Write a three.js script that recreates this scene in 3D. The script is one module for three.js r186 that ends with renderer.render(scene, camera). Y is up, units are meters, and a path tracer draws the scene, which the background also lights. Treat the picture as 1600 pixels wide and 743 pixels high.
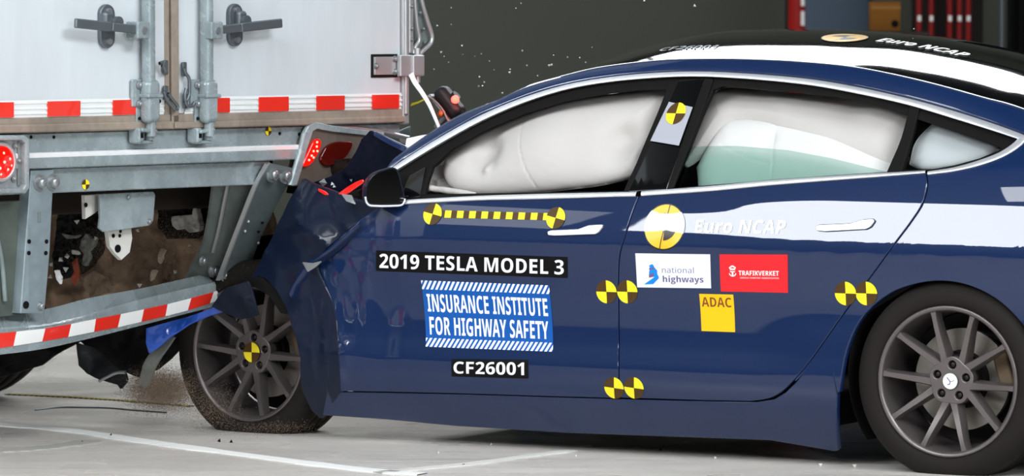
import * as THREE from 'three';
import { RectAreaLightUniformsLib } from 'three/addons/lights/RectAreaLightUniformsLib.js';
import { RoundedBoxGeometry } from 'three/addons/geometries/RoundedBoxGeometry.js';
import { mergeGeometries, mergeVertices, toCreasedNormals } from 'three/addons/utils/BufferGeometryUtils.js';

// ---------------------------------------------------------------- camera, light, exposure
const F = 7000, IW = 1600, IH = 743, EYE = 1.542, HORIZON = 20, GY = .028;      // focal length in pixels of the 1600 x 743 frame
const PITCH = Math.atan((IH / 2 - HORIZON) / F);
const scene = new THREE.Scene();
scene.background = new THREE.Color(0x050606);
const camera = new THREE.PerspectiveCamera(2 * Math.atan(IH / 2 / F) * 180 / Math.PI, IW / IH, 0.5, 80);
camera.position.set(0, EYE, 0);
camera.rotation.set(-PITCH, 0, 0);
camera.focus = 15.3;
camera.userData.fStop = 5;
const renderer = new THREE.WebGLRenderer();
renderer.toneMapping = THREE.LinearToneMapping;
renderer.toneMappingExposure = .95;
renderer.shadowMap.enabled = true;
RectAreaLightUniformsLib.init();
// ceiling light banks of the crash hall: [x, y, z, width, length, light, glow, aimX, aimY, aimZ, words]
const BANKS = [
  { at: [-3.2, 7.4, -8.0], size: [7.0, 2.4], power: 6, glow: 5, aim: [-0.4, 0.8, -15.5], label: 'tilted light bank hanging above the space before the trailer doors' },
  { at: [3.2, 6.5, -22.5], size: [7.5, 1.9], power: 7, glow: 7.0, aim: [1.2, 1.2, -15], label: 'long light bank hanging beyond the far side of the car' },
  { at: [-7.1, 5.3, -7.55], size: [5.8, 1.5], power: 10, glow: 12, aim: [0.7, 1.0, -14.8], label: 'bright slim light bank hanging low to the left of the viewer' },
  { at: [-10.0, 5.3, -10.9], size: [2.4, 1.5], power: 1.2, glow: 1.3, aim: [0.4, 1.0, -15.2], label: 'dimmer slim light bank hanging beside the bright slim one' },
  { at: [5.4, 7.2, -9.0], size: [5.0, 2.2], power: 17, glow: 5, aim: [0.6, 0.8, -15.2], label: 'tilted light bank hanging above the rear wheel side' },
  { at: [4.6, 3.4, -3.5], size: [4.0, 1.6], power: 20, glow: 5, aim: [-0.8, 0.7, -15.4], label: 'low light bank standing to the right of the viewer' },
  { at: [-3, 8.6, -26], size: [8, 2], power: 6, glow: 5, aim: [-1, 0, -25], label: 'light bank hanging flat under the ceiling near the back wall' },
];

// ---------------------------------------------------------------- helpers
let seed = 7;
const rnd = () => { seed = (seed + 0x6D2B79F5) | 0; let t = Math.imul(seed ^ (seed >>> 15), 1 | seed); t = (t + Math.imul(t ^ (t >>> 7), 61 | t)) ^ t; return ((t ^ (t >>> 14)) >>> 0) / 4294967296; };
const R = (d) => d * Math.PI / 180, V = (x, y, z) => new THREE.Vector3(x, y, z), clamp = THREE.MathUtils.clamp, lerp = THREE.MathUtils.lerp;
const smooth = (a, b, x) => { const t = clamp((x - a) / (b - a), 0, 1); return t * t * (3 - 2 * t); };
const hash = (x, y, z = 0) => { let h = Math.imul(x, 374761393) + Math.imul(y, 668265263) + Math.imul(z, 1274126177); h = Math.imul(h ^ (h >>> 13), 1274126177); return ((h ^ (h >>> 16)) >>> 0) / 4294967296; };
function noise(x, y, s = 0) {
  const xi = Math.floor(x), yi = Math.floor(y), fx = x - xi, fy = y - yi, u = fx * fx * (3 - 2 * fx), v = fy * fy * (3 - 2 * fy);
  return lerp(lerp(hash(xi, yi, s), hash(xi + 1, yi, s), u), lerp(hash(xi, yi + 1, s), hash(xi + 1, yi + 1, s), u), v) * 2 - 1;
}
const fbm = (x, y, s = 0) => noise(x, y, s) * .55 + noise(x * 2.1, y * 2.1, s + 1) * .28 + noise(x * 4.3, y * 4.3, s + 2) * .17;
const ridge = (x, y, s = 0) => (1 - Math.abs(noise(x, y, s)) * 2) * .6 + (1 - Math.abs(noise(x * 2.2, y * 2.2, s + 5)) * 2) * .3;   // sharp folds
const taken = {};
function numbered(n) { taken[n] = (taken[n] ?? -1) + 1; return taken[n] ? n + '_' + String(taken[n]).padStart(3, '0') : n; }
function tag(o, label, category, group) { o.userData.label = label; o.userData.category = category; if (group) o.userData.group = group; return o; }
function mesh(name, geo, mat, parent, label) {
  const m = new THREE.Mesh(geo, mat); m.castShadow = m.receiveShadow = true;
  m.name = parent ? name : numbered(name); (parent ?? scene).add(m);
  if (label) m.userData.label = label;
  if (mat?.map && (mat.map === galvTex || mat.map === dirtTex) && geo.attributes.position) {   // grain keeps its real size on every piece
    const p = geo.attributes.position, uv = new Float32Array(p.count * 2);
    for (let i = 0; i < p.count; i++) { uv[2 * i] = p.getX(i) + p.getZ(i) * .7; uv[2 * i + 1] = p.getY(i) + p.getZ(i) * .6; }
    geo.setAttribute('uv', new THREE.BufferAttribute(uv, 2));
  }
  return m;
}
function thing(name, label, category, group, parent) { const g = new THREE.Group(); g.name = numbered(name); scene.add(g); return tag(g, label, category, group); }
function struct(name, geo, mat) { const m = mesh(name, geo, mat); m.userData.kind = 'structure'; return m; }
const at = (g, x = 0, y = 0, z = 0, rx = 0, ry = 0, rz = 0, s = 1) => g.applyMatrix4(new THREE.Matrix4().compose(V(x, y, z), new THREE.Quaternion().setFromEuler(new THREE.Euler(rx, ry, rz)), V(s, s, s)));
const rbox = (w, h, d, r = .004, seg = 2) => new RoundedBoxGeometry(w, h, d, seg, Math.min(r, w / 2.05, h / 2.05, d / 2.05));
const merged = (gs) => mergeGeometries(gs.map((g) => { const h = g.index ? g.toNonIndexed() : g; for (const k of Object.keys(h.attributes)) if (!['position', 'normal', 'uv'].includes(k)) h.deleteAttribute(k); return h; }));
const cyl = (r, h, n = 20, r2 = r) => new THREE.CylinderGeometry(r2, r, h, n);
const tube = (pts, r, n = 24, k = 8) => new THREE.TubeGeometry(new THREE.CatmullRomCurve3(pts.map((p) => p.isVector3 ? p : V(...p))), n, r, k);
const segs = (poly, step) => { const out = []; poly.forEach((p, i) => { const q = poly[(i + 1) % poly.length], n = Math.max(1, Math.ceil(Math.hypot(q[0] - p[0], q[1] - p[1]) / step)); for (let k = 0; k < n; k++) out.push([lerp(p[0], q[0], k / n), lerp(p[1], q[1], k / n)]); }); return out; };
function spline(pts, n) { const c = new THREE.CatmullRomCurve3(pts.map((p) => V(p[0], p[1], 0)), false, 'centripetal'); return Array.from({ length: n + 1 }, (_, i) => { const q = c.getPoint(i / n); return [q.x, q.y]; }); }
const curveXY = (pts) => (x) => { if (x <= pts[0][0]) { const [a, b] = pts; return a[1] + (b[1] - a[1]) / (b[0] - a[0]) * (x - a[0]); } for (let i = 1; i < pts.length; i++) if (x <= pts[i][0] || i === pts.length - 1) { const a = pts[i - 1], b = pts[i]; return a[1] + (b[1] - a[1]) * (x - a[0]) / (b[0] - a[0]); } };

// a line of sight measured on the survey photograph, in a thing's own frame; shapes are laid out on the thing's real surfaces with it
const eye = V(0, EYE, 0);
function sight(x, y) { return V((x - IW / 2) / F, (IH / 2 - y) / F, -1).applyEuler(new THREE.Euler(-PITCH, 0, 0)); }
function frame(ox, oz, angle) { const f = { ox, oz, angle }; f.inv = new THREE.Matrix4().compose(V(ox, 0, oz), new THREE.Quaternion().setFromEuler(new THREE.Euler(0, angle, 0)), V(1, 1, 1)).invert(); return f; }
function local(f, x, y) { const o = eye.clone().applyMatrix4(f.inv), d = sight(x, y).transformDirection(f.inv); return [o, d]; }
function onZ(f, x, y, z) { const [o, d] = local(f, x, y), t = (z - o.z) / d.z; return [o.x + d.x * t, o.y + d.y * t, z]; }
function onW(f, x, y, W, off = 0) { let z = 0, p; for (let i = 0; i < 40; i++) { p = onZ(f, x, y, z); z += (W(p[0], p[1]) + off - z) * .6; } return [p[0], p[1], z]; }

const CAR_Z = 14.65, CAR = frame((1483 - 800) / F * CAR_Z, -CAR_Z, -R(29.5));
const TRL = frame((370 - 800) / F * 15.9, -15.9, R(48.5));

// a sheet over a polygon (given in local x, y), its height from fn; edges rolled back by a small lip
function sheet(poly, fn, { step = .05, lip = .012, holes = [], flip = false } = {}) {
  poly = segs(poly, step); holes = holes.map((h) => segs(h, step));
  let P = poly.map((p) => new THREE.Vector2(...p)), H = holes.map((h) => h.map((p) => new THREE.Vector2(...p)));
  if (THREE.ShapeUtils.isClockWise(P)) P.reverse();
  H.forEach((h) => { if (!THREE.ShapeUtils.isClockWise(h)) h.reverse(); });
  const all = [...P, ...H.flat()]; let tris = THREE.ShapeUtils.triangulateShape(P, H).map((t) => t.map((i) => [all[i].x, all[i].y]));
  const out = []; const lim = step * 1.02;
  while (tris.length) {
    const t = tris.pop(); let k = -1, L = lim;
    for (let i = 0; i < 3; i++) { const a = t[i], b = t[(i + 1) % 3], l = Math.hypot(a[0] - b[0], a[1] - b[1]); if (l > L) { L = l; k = i; } }
    if (k < 0) { out.push(t); continue; }
    const a = t[k], b = t[(k + 1) % 3], c = t[(k + 2) % 3], m = [(a[0] + b[0]) / 2, (a[1] + b[1]) / 2];
    tris.push([a, m, c], [m, b, c]);
  }
  const pos = [], nor = [], uv = [], e = .002;
  const N = (x, y) => { const dx = (fn(x + e, y) - fn(x - e, y)) / (2 * e), dy = (fn(x, y + e) - fn(x, y - e)) / (2 * e), l = Math.hypot(dx, dy, 1); return [-dx / l, -dy / l, 1 / l]; };
  const put = (x, y, z, n) => { pos.push(x, y, z); nor.push(...n); uv.push(x, y); };
  for (const t of out) for (const p of flip ? [t[0], t[2], t[1]] : t) { const n = N(p[0], p[1]); put(p[0], p[1], fn(p[0], p[1]), flip ? n.map((q) => -q) : n); }
  if (lip) for (const ring of [P, ...H]) ring.forEach((a, i) => {
    const b = ring[(i + 1) % ring.length], l = Math.hypot(b.x - a.x, b.y - a.y) || 1, ox = (b.y - a.y) / l, oy = -(b.x - a.x) / l;
    const za = fn(a.x, a.y), zb = fn(b.x, b.y), na = N(a.x, a.y), nb = N(b.x, b.y), r = Math.min(.0022, lip / 3);
    const mid = (n) => { const q = [n[0] + ox * .9, n[1] + oy * .9, n[2]], m = Math.hypot(...q); return q.map((s) => s / m); };
    const rows = [[0, 0, na, nb], [r, -r * .8, mid(na), mid(nb)], [r * 1.2, -lip, [ox, oy, 0], [ox, oy, 0]]];
    for (let k = 0; k < 2; k++) {
      const [d0, h0, a0, b0] = rows[k], [d1, h1, a1, b1] = rows[k + 1];
      const q = [[a.x + ox * d0, a.y + oy * d0, za + h0, a0], [b.x + ox * d0, b.y + oy * d0, zb + h0, b0], [a.x + ox * d1, a.y + oy * d1, za + h1, a1], [b.x + ox * d1, b.y + oy * d1, zb + h1, b1]];
      for (const j of [0, 2, 1, 1, 2, 3]) put(...q[j]);
    }
  });
  const g = new THREE.BufferGeometry();
  g.setAttribute('position', new THREE.Float32BufferAttribute(pos, 3)); g.setAttribute('normal', new THREE.Float32BufferAttribute(nor, 3)); g.setAttribute('uv', new THREE.Float32BufferAttribute(uv, 2));
  return g;
}
// a grid of points (rows of equal length) as a smooth surface
function grid(rows, { flip = false, closed = false } = {}) {
  const n = rows.length, m = rows[0].length, pos = [], uv = [], idx = [];
  rows.forEach((r, i) => r.forEach((p, j) => { pos.push(...(p.isVector3 ? p.toArray() : p)); uv.push(j / (m - 1), 1 - i / (n - 1)); }));
  const rn = closed ? n : n - 1;
  for (let i = 0; i < rn; i++) for (let j = 0; j < m - 1; j++) { const a = i * m + j, b = a + 1, c = ((i + 1) % n) * m + j, d = c + 1; flip ? idx.push(a, b, c, b, d, c) : idx.push(a, c, b, b, c, d); }
  const g = new THREE.BufferGeometry(); g.setIndex(idx);
  g.setAttribute('position', new THREE.Float32BufferAttribute(pos, 3)); g.setAttribute('uv', new THREE.Float32BufferAttribute(uv, 2));
  g.computeVertexNormals(); return g;
}
const plate = (poly, z, depth, bevel = .003) => { const g = new THREE.ExtrudeGeometry(new THREE.Shape(poly.map((p) => new THREE.Vector2(p[0], p[1]))), { depth: Math.max(.001, depth - 2 * bevel), bevelEnabled: bevel > 0, bevelSize: bevel, bevelThickness: bevel, bevelOffset: -bevel, bevelSegments: 2, curveSegments: 10 }); return g.translate(0, 0, z - depth + bevel); };
function canvas(w, h, draw) { const c = document.createElement('canvas'); c.width = w; c.height = h; draw(c.getContext('2d'), w, h); const t = new THREE.CanvasTexture(c); t.colorSpace = THREE.SRGBColorSpace; t.anisotropy = 8; return t; }
function data(w, h, fn, srgb) { const a = new Uint8Array(w * h * 4); for (let y = 0; y < h; y++) for (let x = 0; x < w; x++) { const c = fn(x, y); a.set(c.length ? [...c.map((q) => clamp(q, 0, 255)), 255] : [clamp(c, 0, 255), clamp(c, 0, 255), clamp(c, 0, 255), 255], (y * w + x) * 4); } const t = new THREE.DataTexture(a, w, h); t.wrapS = t.wrapT = THREE.RepeatWrapping; t.magFilter = THREE.LinearFilter; t.minFilter = THREE.LinearMipmapLinearFilter; t.generateMipmaps = true; if (srgb) t.colorSpace = THREE.SRGBColorSpace; t.needsUpdate = true; return t; }

// ---------------------------------------------------------------- materials
const std = (color, roughness = .6, metalness = 0, more = {}) => new THREE.MeshPhysicalMaterial({ color, roughness, metalness, specularIntensity: metalness > .3 ? 1 : .4, side: THREE.DoubleSide, ...more });
const phy = (p) => new THREE.MeshPhysicalMaterial({ side: THREE.DoubleSide, ...p });
const galvTex = data(256, 256, (x, y) => { const q = 205 + 14 * fbm(x / 16, y / 16, 3) + 20 * fbm(x / 70, y / 70, 9); return [q * .97, q, q * 1.0]; }, true);
const galvRough = data(256, 256, (x, y) => 128 + 60 * fbm(x / 12, y / 12, 21));
galvTex.repeat.set(2, 2); galvRough.repeat.set(2, 2);
const doorTex = data(256, 256, (x, y) => { const q = 236 + 9 * fbm(x / 60, y / 60, 31) + 4 * fbm(x / 8, y / 20, 33); return [q, q * 1.0, q]; }, true);
const dirtTex = data(256, 256, (x, y) => { const q = fbm(x / 60, y / 90, 41), r = 205 + 40 * q + 14 * fbm(x / 5, y / 5, 42); return [r, r * .95, r * .9]; }, true);
const wreckTex = data(256, 256, (x, y) => { const q = fbm(x / 24, y / 24, 51), r = 140 + 90 * q; return [r, r * .84, r * .70]; }, true);
const M = {
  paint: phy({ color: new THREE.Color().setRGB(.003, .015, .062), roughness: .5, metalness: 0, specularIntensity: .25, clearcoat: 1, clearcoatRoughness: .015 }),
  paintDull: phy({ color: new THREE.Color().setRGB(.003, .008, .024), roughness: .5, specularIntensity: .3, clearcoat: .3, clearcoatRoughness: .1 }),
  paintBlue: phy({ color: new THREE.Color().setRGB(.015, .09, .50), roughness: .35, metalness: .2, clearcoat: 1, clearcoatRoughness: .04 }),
  chrome: std(0xe8eaee, .42, .75), handle: std(0xb9bcc2, .3, .9), gloss: phy({ color: 0x060607, roughness: .15, clearcoat: 1, clearcoatRoughness: .03 }),
  seal: phy({ color: 0x080706, roughness: .7, specularIntensity: .35 }), cabin: std(0x15120f, .9), headliner: std(0x2a2723, .95), liner: std(0x0b0a0a, .9), seat: std(0x1a1a1c, .6),
  roofGlass: phy({ color: 0x050506, roughness: .05, metalness: 0, ior: 1.7, clearcoat: 1, clearcoatRoughness: .01 }),
  glass: phy({ color: new THREE.Color().setRGB(.58, .74, .69), roughness: .02, transmission: 1, thickness: 0, ior: 1.5 }),
  bag: phy({ color: new THREE.Color().setRGB(.47, .445, .425), roughness: .85, sheen: .2, sheenRoughness: .6 }),
  bagCream: std(new THREE.Color().setRGB(.50, .47, .425), .85), bagWhite: std(new THREE.Color().setRGB(.60, .595, .58), .8),
  tyre: phy({ color: 0x1a1613, roughness: .8, specularIntensity: .45 }), rim: std(0x6e6766, .38, .7), rimDark: std(0x1a1716, .6, .3), disc: std(0x8d8780, .45, .7), lug: std(0x2a2625, .45, .6), caliper: std(0x6b5a48, .6, .4),
  galv: std(0xb9c2c6, .5, .2, { map: galvTex, roughnessMap: galvRough }), galvDull: std(0x97a09f, .6, .2, { map: galvTex }), bolt: std(0xa4a9ab, .38, .8),
  castSteel: std(0x6e757a, .45, .7), alu: std(0xb9babb, .42, .6), door: std(0xd3dade, .42, 0, { map: doorTex }), doorRib: std(0xdfe3e3, .4, .1), sealGrey: std(0xb3ada6, .75, 0, { map: dirtTex }), gap: std(0x17150f, .9),
  red: phy({ color: new THREE.Color().setRGB(.74, .025, .012), roughness: .35, clearcoat: .5 }), white: std(0xe4e4e2, .4), lampRed: phy({ color: 0xc40d06, roughness: .15, emissive: 0xff1a08, emissiveIntensity: .55, clearcoat: 1 }), lampLed: std(0xffb0a0, .3, 0, { emissive: 0xff7a60, emissiveIntensity: 2.2 }),
  redDark: phy({ color: 0x4a0b05, roughness: .2, clearcoat: 1 }), hole: std(0x08090a, .95),
  wreck: std(0xffffff, .9, .1, { map: wreckTex }), wreckDark: std(0x17130f, .85), wreckGrey: std(0x9b9992, .55, .35, { map: galvTex }), wreckWhite: std(0xc9c8c2, .7), black: std(0x0a0a0b, .55), plastic: std(0x191a1c, .45),
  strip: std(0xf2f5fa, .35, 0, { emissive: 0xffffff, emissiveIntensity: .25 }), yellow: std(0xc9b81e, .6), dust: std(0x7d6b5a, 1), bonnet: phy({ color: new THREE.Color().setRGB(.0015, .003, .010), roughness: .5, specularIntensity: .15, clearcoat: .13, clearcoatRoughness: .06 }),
};

// ---------------------------------------------------------------- the hall
{
  const floorTex = data(1024, 1024, (x, y) => { const a = fbm(x / 170, y / 60, 61), b = fbm(x / 20, y / 8, 62), c = noise(x / 2.2, y / 2.2, 63); const s = noise(x / 240, y / 3.2, 64) > .72 ? -16 : 0; const q = 222 + 18 * a + 9 * b + 5 * c + s; return [q, q * .985, q * .965]; }, true);
  const floorRough = data(512, 512, (x, y) => 140 + 40 * fbm(x / 60, y / 30, 66));
  floorTex.repeat.set(5, 5); floorRough.repeat.set(9, 9);
  struct('floor', new THREE.BoxGeometry(36, .2, 42).translate(0, -.1 + GY, -15), std(0xf2efec, .5, 0, { map: floorTex, roughnessMap: floorRough }));
  const wallM = std(0x55584f, .85, 0, { map: data(128, 128, (x, y) => { const q = 235 + 18 * fbm(x / 20, y / 30, 71); return [q, q, q]; }, true) });
  struct('wall_back', new THREE.BoxGeometry(36, 9.4, .2).translate(0, 4.6, -32), wallM);
  struct('wall_left', new THREE.BoxGeometry(.2, 9.4, 42).translate(-18, 4.6, -15), std(0x33352f, .9));
  struct('wall_right', new THREE.BoxGeometry(.2, 9.4, 42).translate(18, 4.6, -15), std(0x33352f, .9));
  struct('wall_front', new THREE.BoxGeometry(36, 9.4, .2).translate(0, 4.6, 6), std(0x2c2e2a, .9));
  struct('ceiling', new THREE.BoxGeometry(36, .2, 42).translate(0, 9.4, -15), std(0x24262a, .9));
  for (const b of BANKS) {
    const g = thing('light_bank', b.label, 'light');
    g.position.set(...b.at); g.lookAt(...b.aim);                           // the glowing face looks along +z
    const [w, h] = b.size;
    mesh('housing', rbox(w + .16, h + .16, .18, .02).translate(0, 0, -.12), M.black, g);
    mesh('diffuser', rbox(w, h, .03, .008).translate(0, 0, -.02), std(0xffffff, .5, 0, { emissive: 0xf6fbff, emissiveIntensity: b.glow }), g);
    for (const s of [-1, 1]) { const p = V(s * w * .35, 0, -.2), r = g.localToWorld(p.clone()); const m = mesh('hanger_rod', cyl(.015, Math.max(.1, 9.3 - r.y), 8), M.castSteel, g); const c = g.worldToLocal(V(r.x, (r.y + 9.3) / 2, r.z)); m.position.copy(c); m.quaternion.copy(g.quaternion.clone().invert()); }
    const l = new THREE.RectAreaLight(0xf6fbff, b.power, w, h); l.name = 'light_bank_lamp';
    const out = V(...b.aim).sub(V(...b.at)).normalize();
    l.position.set(...b.at).addScaledVector(out, .03); scene.add(l);
    l.lookAt(...b.aim);
  }
  // painted lines and cords on the floor (points measured on the ground plane)
  const ground = (x, y) => { const d = sight(x, y), t = (GY - EYE) / d.y; return V(d.x * t, GY, d.z * t); };
  const ribbon = (pts, w, h = .004) => { const c = new THREE.CatmullRomCurve3(pts.map(([x, y]) => ground(x, y))), n = 90, L = [], Rr = []; for (let i = 0; i <= n; i++) { const p = c.getPoint(i / n), t = c.getTangent(i / n), s = V(-t.z, 0, t.x).multiplyScalar(w / 2 * (1 + .2 * noise(i / 3, 1, 5))); L.push([p.x + s.x, GY + h, p.z + s.z]); Rr.push([p.x - s.x, GY + h, p.z - s.z]); } const L0 = L.map((p) => [p[0], GY + .0002, p[2]]), R0 = Rr.map((p) => [p[0], GY + .0002, p[2]]); return grid([L0, L, Rr, R0]); };
  const line = std(0xecece8, .7);
  tag(mesh('floor_line', ribbon([[-40, 660], [0, 664], [60, 668], [120, 674], [200, 686], [300, 700], [400, 713], [500, 726], [600, 737], [660, 741]], .075), line), 'white line bending across the floor in front of the front wheel', 'floor line');
  tag(mesh('floor_line', ribbon([[590, 739], [660, 732], [740, 724], [830, 712], [895, 704]], .05), std(0xd4d2cd, .7)), 'faint white line running from the bend towards the car sill', 'floor line');
  tag(mesh('floor_line', ribbon([[-30, 706], [40, 702], [90, 697], [145, 689]], .09), std(0xa8a6a1, .7)), 'worn short white line joining the bent line at the left', 'floor line');
  const tapeM = std(0xffffff, .7, 0, { map: canvas(1024, 16, (c) => { for (let i = 0; i < 64; i++) { c.fillStyle = i % 2 ? '#2a271c' : '#b9a92e'; c.fillRect(i * 16, 0, 16, 16); } }) });
  tag(mesh('measuring_tape', ribbon([[10, 616], [80, 619], [150, 623], [205, 627], [300, 635]], .035), tapeM), 'yellow and black striped tape lying on the floor by the trailer tyre', 'tape');
  tag(mesh('cable', tube([[55, 641], [95, 637], [125, 637], [170, 638], [205, 641], [260, 645]].map(([x, y]) => ground(x, y).setY(GY + .003)), .003, 60), M.castSteel), 'thin black cable on the floor behind the bent white line', 'cable');
  // background of the hall: far, out of focus
  const far = (x, y, z) => { const d = sight(x, y), t = z / d.z; return V(d.x * t, EYE + d.y * t, z); };
  const px = 1 / F;
  const pillar = far(1245, 20, -27.5);
  const hose = thing('standpipe', 'tall red pipe with white bands standing beyond the car roof', 'pipe'); hose.position.set(pillar.x, GY, pillar.z);
  mesh('pipe', cyl(.052, 3.2, 20).translate(0, 1.6, 0), std(0x8f1512, .5), hose); mesh('foot_flange', cyl(.09, .03, 20).translate(0, .015, 0), std(0x7a1210, .5), hose);
  for (const y of [1.66, 1.5, 1.58, 1.46]) mesh('white_band', rbox(.03, .05, .012, .004).translate(.03, y, .04), M.white, hose);
  mesh('dark_backing', rbox(.05, 3.2, .05, .004).translate(-.045, 1.6, -.03), M.black, hose);
  const pan = far(1300, 20, -29.5), panel = thing('steel_cabinet', 'blue-grey steel cabinet standing behind the tall red pipe', 'cabinet'); panel.position.set(pan.x, GY, pan.z);
  mesh('carcass', rbox(.5, 2.6, .5, .01).translate(0, 1.3, 0), std(0x3c4753, .5, .2), panel); mesh('door', rbox(.44, 2.4, .02, .004).translate(0, 1.3, .255), std(0x465463, .5, .2), panel); mesh('handle', rbox(.02, .14, .02, .004).translate(.18, 1.2, .275), M.castSteel, panel);
  const bx0 = far(1382, 26, -26.5), stand = thing('equipment_stand', 'dark stand under the brown box beyond the car roof', 'stand'); stand.position.set(bx0.x, GY, bx0.z);
  const boxH = .19, boxBase = far(1382, 49, -26.5).y;
  mesh('table_top', rbox(.5, .03, .35, .006).translate(0, boxBase - GY - .015, 0), M.plastic, stand); for (const [a, b] of [[-1, -1], [1, -1], [-1, 1], [1, 1]]) mesh('leg', rbox(.03, boxBase - GY - .03, .03, .004).translate(a * .22, (boxBase - GY - .03) / 2, b * .15), M.plastic, stand);
  const box = thing('cardboard_box', 'small brown cardboard box with a dark round hole', 'box'); box.position.set(bx0.x, boxBase, bx0.z);
  mesh('carton', rbox(.175, .175, .16, .004).translate(0, .0875, 0), std(0x7a4f1c, .85), box); mesh('hole', cyl(.022, .01, 18).rotateX(Math.PI / 2).translate(.055, .045, .079), M.hole, box); mesh('tape_strip', rbox(.176, .02, .002, .0005).translate(0, .14, .081), std(0x8a6228, .6), box);
  [1436, 1455, 1484, 1499, 1513].forEach((x, i) => {
    const p = far(x, 36, -27.2), post = thing('red_post', ['leftmost of five red posts with white caps beyond the roof', 'second from the left of five red posts beyond the roof', 'middle one of five red posts beyond the roof', 'fourth from the left of five red posts beyond the roof', 'rightmost of five red posts with white caps beyond the roof'][i], 'post', 'red posts beyond the car roof');
    post.position.set(p.x, GY, p.z);
    mesh('tube', cyl(.017, 2.5, 14).translate(0, 1.25, 0), std(0x7d1414, .5), post); mesh('foot', cyl(.022, .02, 14).translate(0, .01, 0), M.black, post); mesh('white_marker', rbox(.022, .035, .02, .004).translate(0, p.y, .014), M.white, post);
  });
  const rk = far(1475, 20, -27.6), rack = thing('dark_rack', 'dark rack panel standing behind the five red posts', 'rack'); rack.position.set(rk.x + .02, GY, rk.z);
  mesh('back_panel', rbox(.44, 2.4, .03, .006).translate(0, 1.25, 0), std(0x1a1513, .8), rack); mesh('foot_bar', rbox(.5, .05, .3, .008).translate(0, .025, 0), M.black, rack);
  const cn = far(1598, 10, -28), drape = thing('black_curtain', 'black curtain hanging at the far right behind the roof', 'curtain'); drape.position.set(cn.x + .2, GY, cn.z);
  { const rows = []; for (let j = 0; j <= 8; j++) rows.push(Array.from({ length: 61 }, (_, i) => [(i / 60 - .5) * .6, 3.4 * (1 - j / 8) + .01, .035 * Math.sin(i * .9) * (1 + .1 * j)])); mesh('cloth', grid(rows), std(0x0f1012, .95), drape); mesh('rail', cyl(.015, .66, 10).rotateZ(Math.PI / 2).translate(0, 3.43, 0), M.castSteel, drape); for (const s of [-1, 1]) mesh('stand_pole', cyl(.015, 3.43, 10).translate(s * .33, 1.715, 0), M.castSteel, drape); }
}

// ---------------------------------------------------------------- the car: side surface
const knots = [[.04, -.12], [.10, -.075], [.15, -.045], [.20, -.018], [.24, -.002], [.29, .010], [.335, .012], [.37, .006], [.41, -.002], [.47, -.006], [.56, -.004], [.66, .008], [.74, .0178], [.752, .0188], [.758, .0188], [.766, .0175], [.82, .006], [.88, -.0102], [.95, -.0335], [1.05, -.075]];
function hermite(k, x) {
  if (x <= k[0][0]) return k[0][1]; const n = k.length;
  for (let i = 0; i < n - 1; i++) if (x <= k[i + 1][0] || i === n - 2) {
    const s = (a) => { const p = k[Math.max(a - 1, 0)], q = k[Math.min(a + 1, n - 1)]; return (q[1] - p[1]) / (q[0] - p[0]); };
    const h = k[i + 1][0] - k[i][0], t = (x - k[i][0]) / h, t2 = t * t, t3 = t2 * t;
    if (t > 1) return k[n - 1][1] + (x - k[n - 1][0]) * s(n - 1);
    return k[i][1] * (2 * t3 - 3 * t2 + 1) + s(i) * h * (t3 - 2 * t2 + t) + k[i + 1][1] * (3 * t2 - 2 * t3) + s(i + 1) * h * (t3 - t2);
  }
}
const belt = (u) => .875 + (u + 2.3) * .0655;
const plan = (u) => -.16 * Math.max(0, u - .15) ** 2 - .10 * Math.max(0, -2.25 - u) ** 2;
function lower(u, v) {
  let w = hermite(knots, v) + plan(u);
  const fade = smooth(-.45, -.75, u) * smooth(-2.6, -2.2, u);                       // the door hollow runs out before the wheels
  w += (1 - fade) * .010 * Math.exp(-(((v - .44) / .08) ** 2));
  if (v > .735) { const q = .0182 - .225 * .006 * Math.log(1 + Math.exp((v - .768) / .006)) - 1.3 * Math.max(0, v - .9) ** 2; w = lerp(w, q + plan(u), smooth(-1.0, -.4, u) * smooth(.735, .75, v)); }   // the haunch over the rear wheel is flatter
  return w;
}
function W(u, v) {
  const b = belt(u), k = v - b, base = lower(u, Math.min(v, b));
  if (k <= 0) return base;
  const lean = .60 + .05 * smooth(-.6, .4, u);
  return base - k * lean - k * k * .12 - .16 * Math.max(0, u + .55) ** 2 * Math.min(1, k / .2);
}
const car = thing('sedan', 'dark blue sedan with stickers crashed under the rear of the trailer', 'car');
car.position.set(CAR.ox, 0, CAR.oz); car.rotation.y = CAR.angle;
const cw = (x, y, off = 0) => onW(CAR, x, y, W, off);
const cpoly = (pts, off = 0) => pts.map(([x, y]) => cw(x, y, off).slice(0, 2));
const surf = (off) => (u, v) => W(u, v) + off;
const skin = (name, pts, mat, parent, { off = 0, disp, ...o } = {}) => mesh(name, sheet(cpoly(pts, off), disp ? (u, v) => W(u, v) + off + disp(u, v) : surf(off), o), mat, parent);
// a bar between two measured edges, bulged outward
function trim(name, outer, inner, mat, parent, { n = 90, bulge = .006, off = .002, back = .02 } = {}) {
  const a = spline(outer, n).map((p) => cw(...p)), b = spline(inner, n).map((p) => cw(...p)), rows = [];
  for (const [t, h] of [[0, -back], [0, 0], [.12, .6], [.35, .95], [.6, 1], [.85, .7], [1, 0], [1, -back]]) rows.push(a.map((p, i) => [lerp(p[0], b[i][0], t), lerp(p[1], b[i][1], t), lerp(p[2], b[i][2], t) + off + (h < 0 ? h : h * bulge)]));
  return mesh(name, grid(rows), mat, parent);
}
const tape = (x0, y0, x1, y1) => [[x0, y0], [x1, y0], [x1, y1], [x0, y1]];

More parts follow.
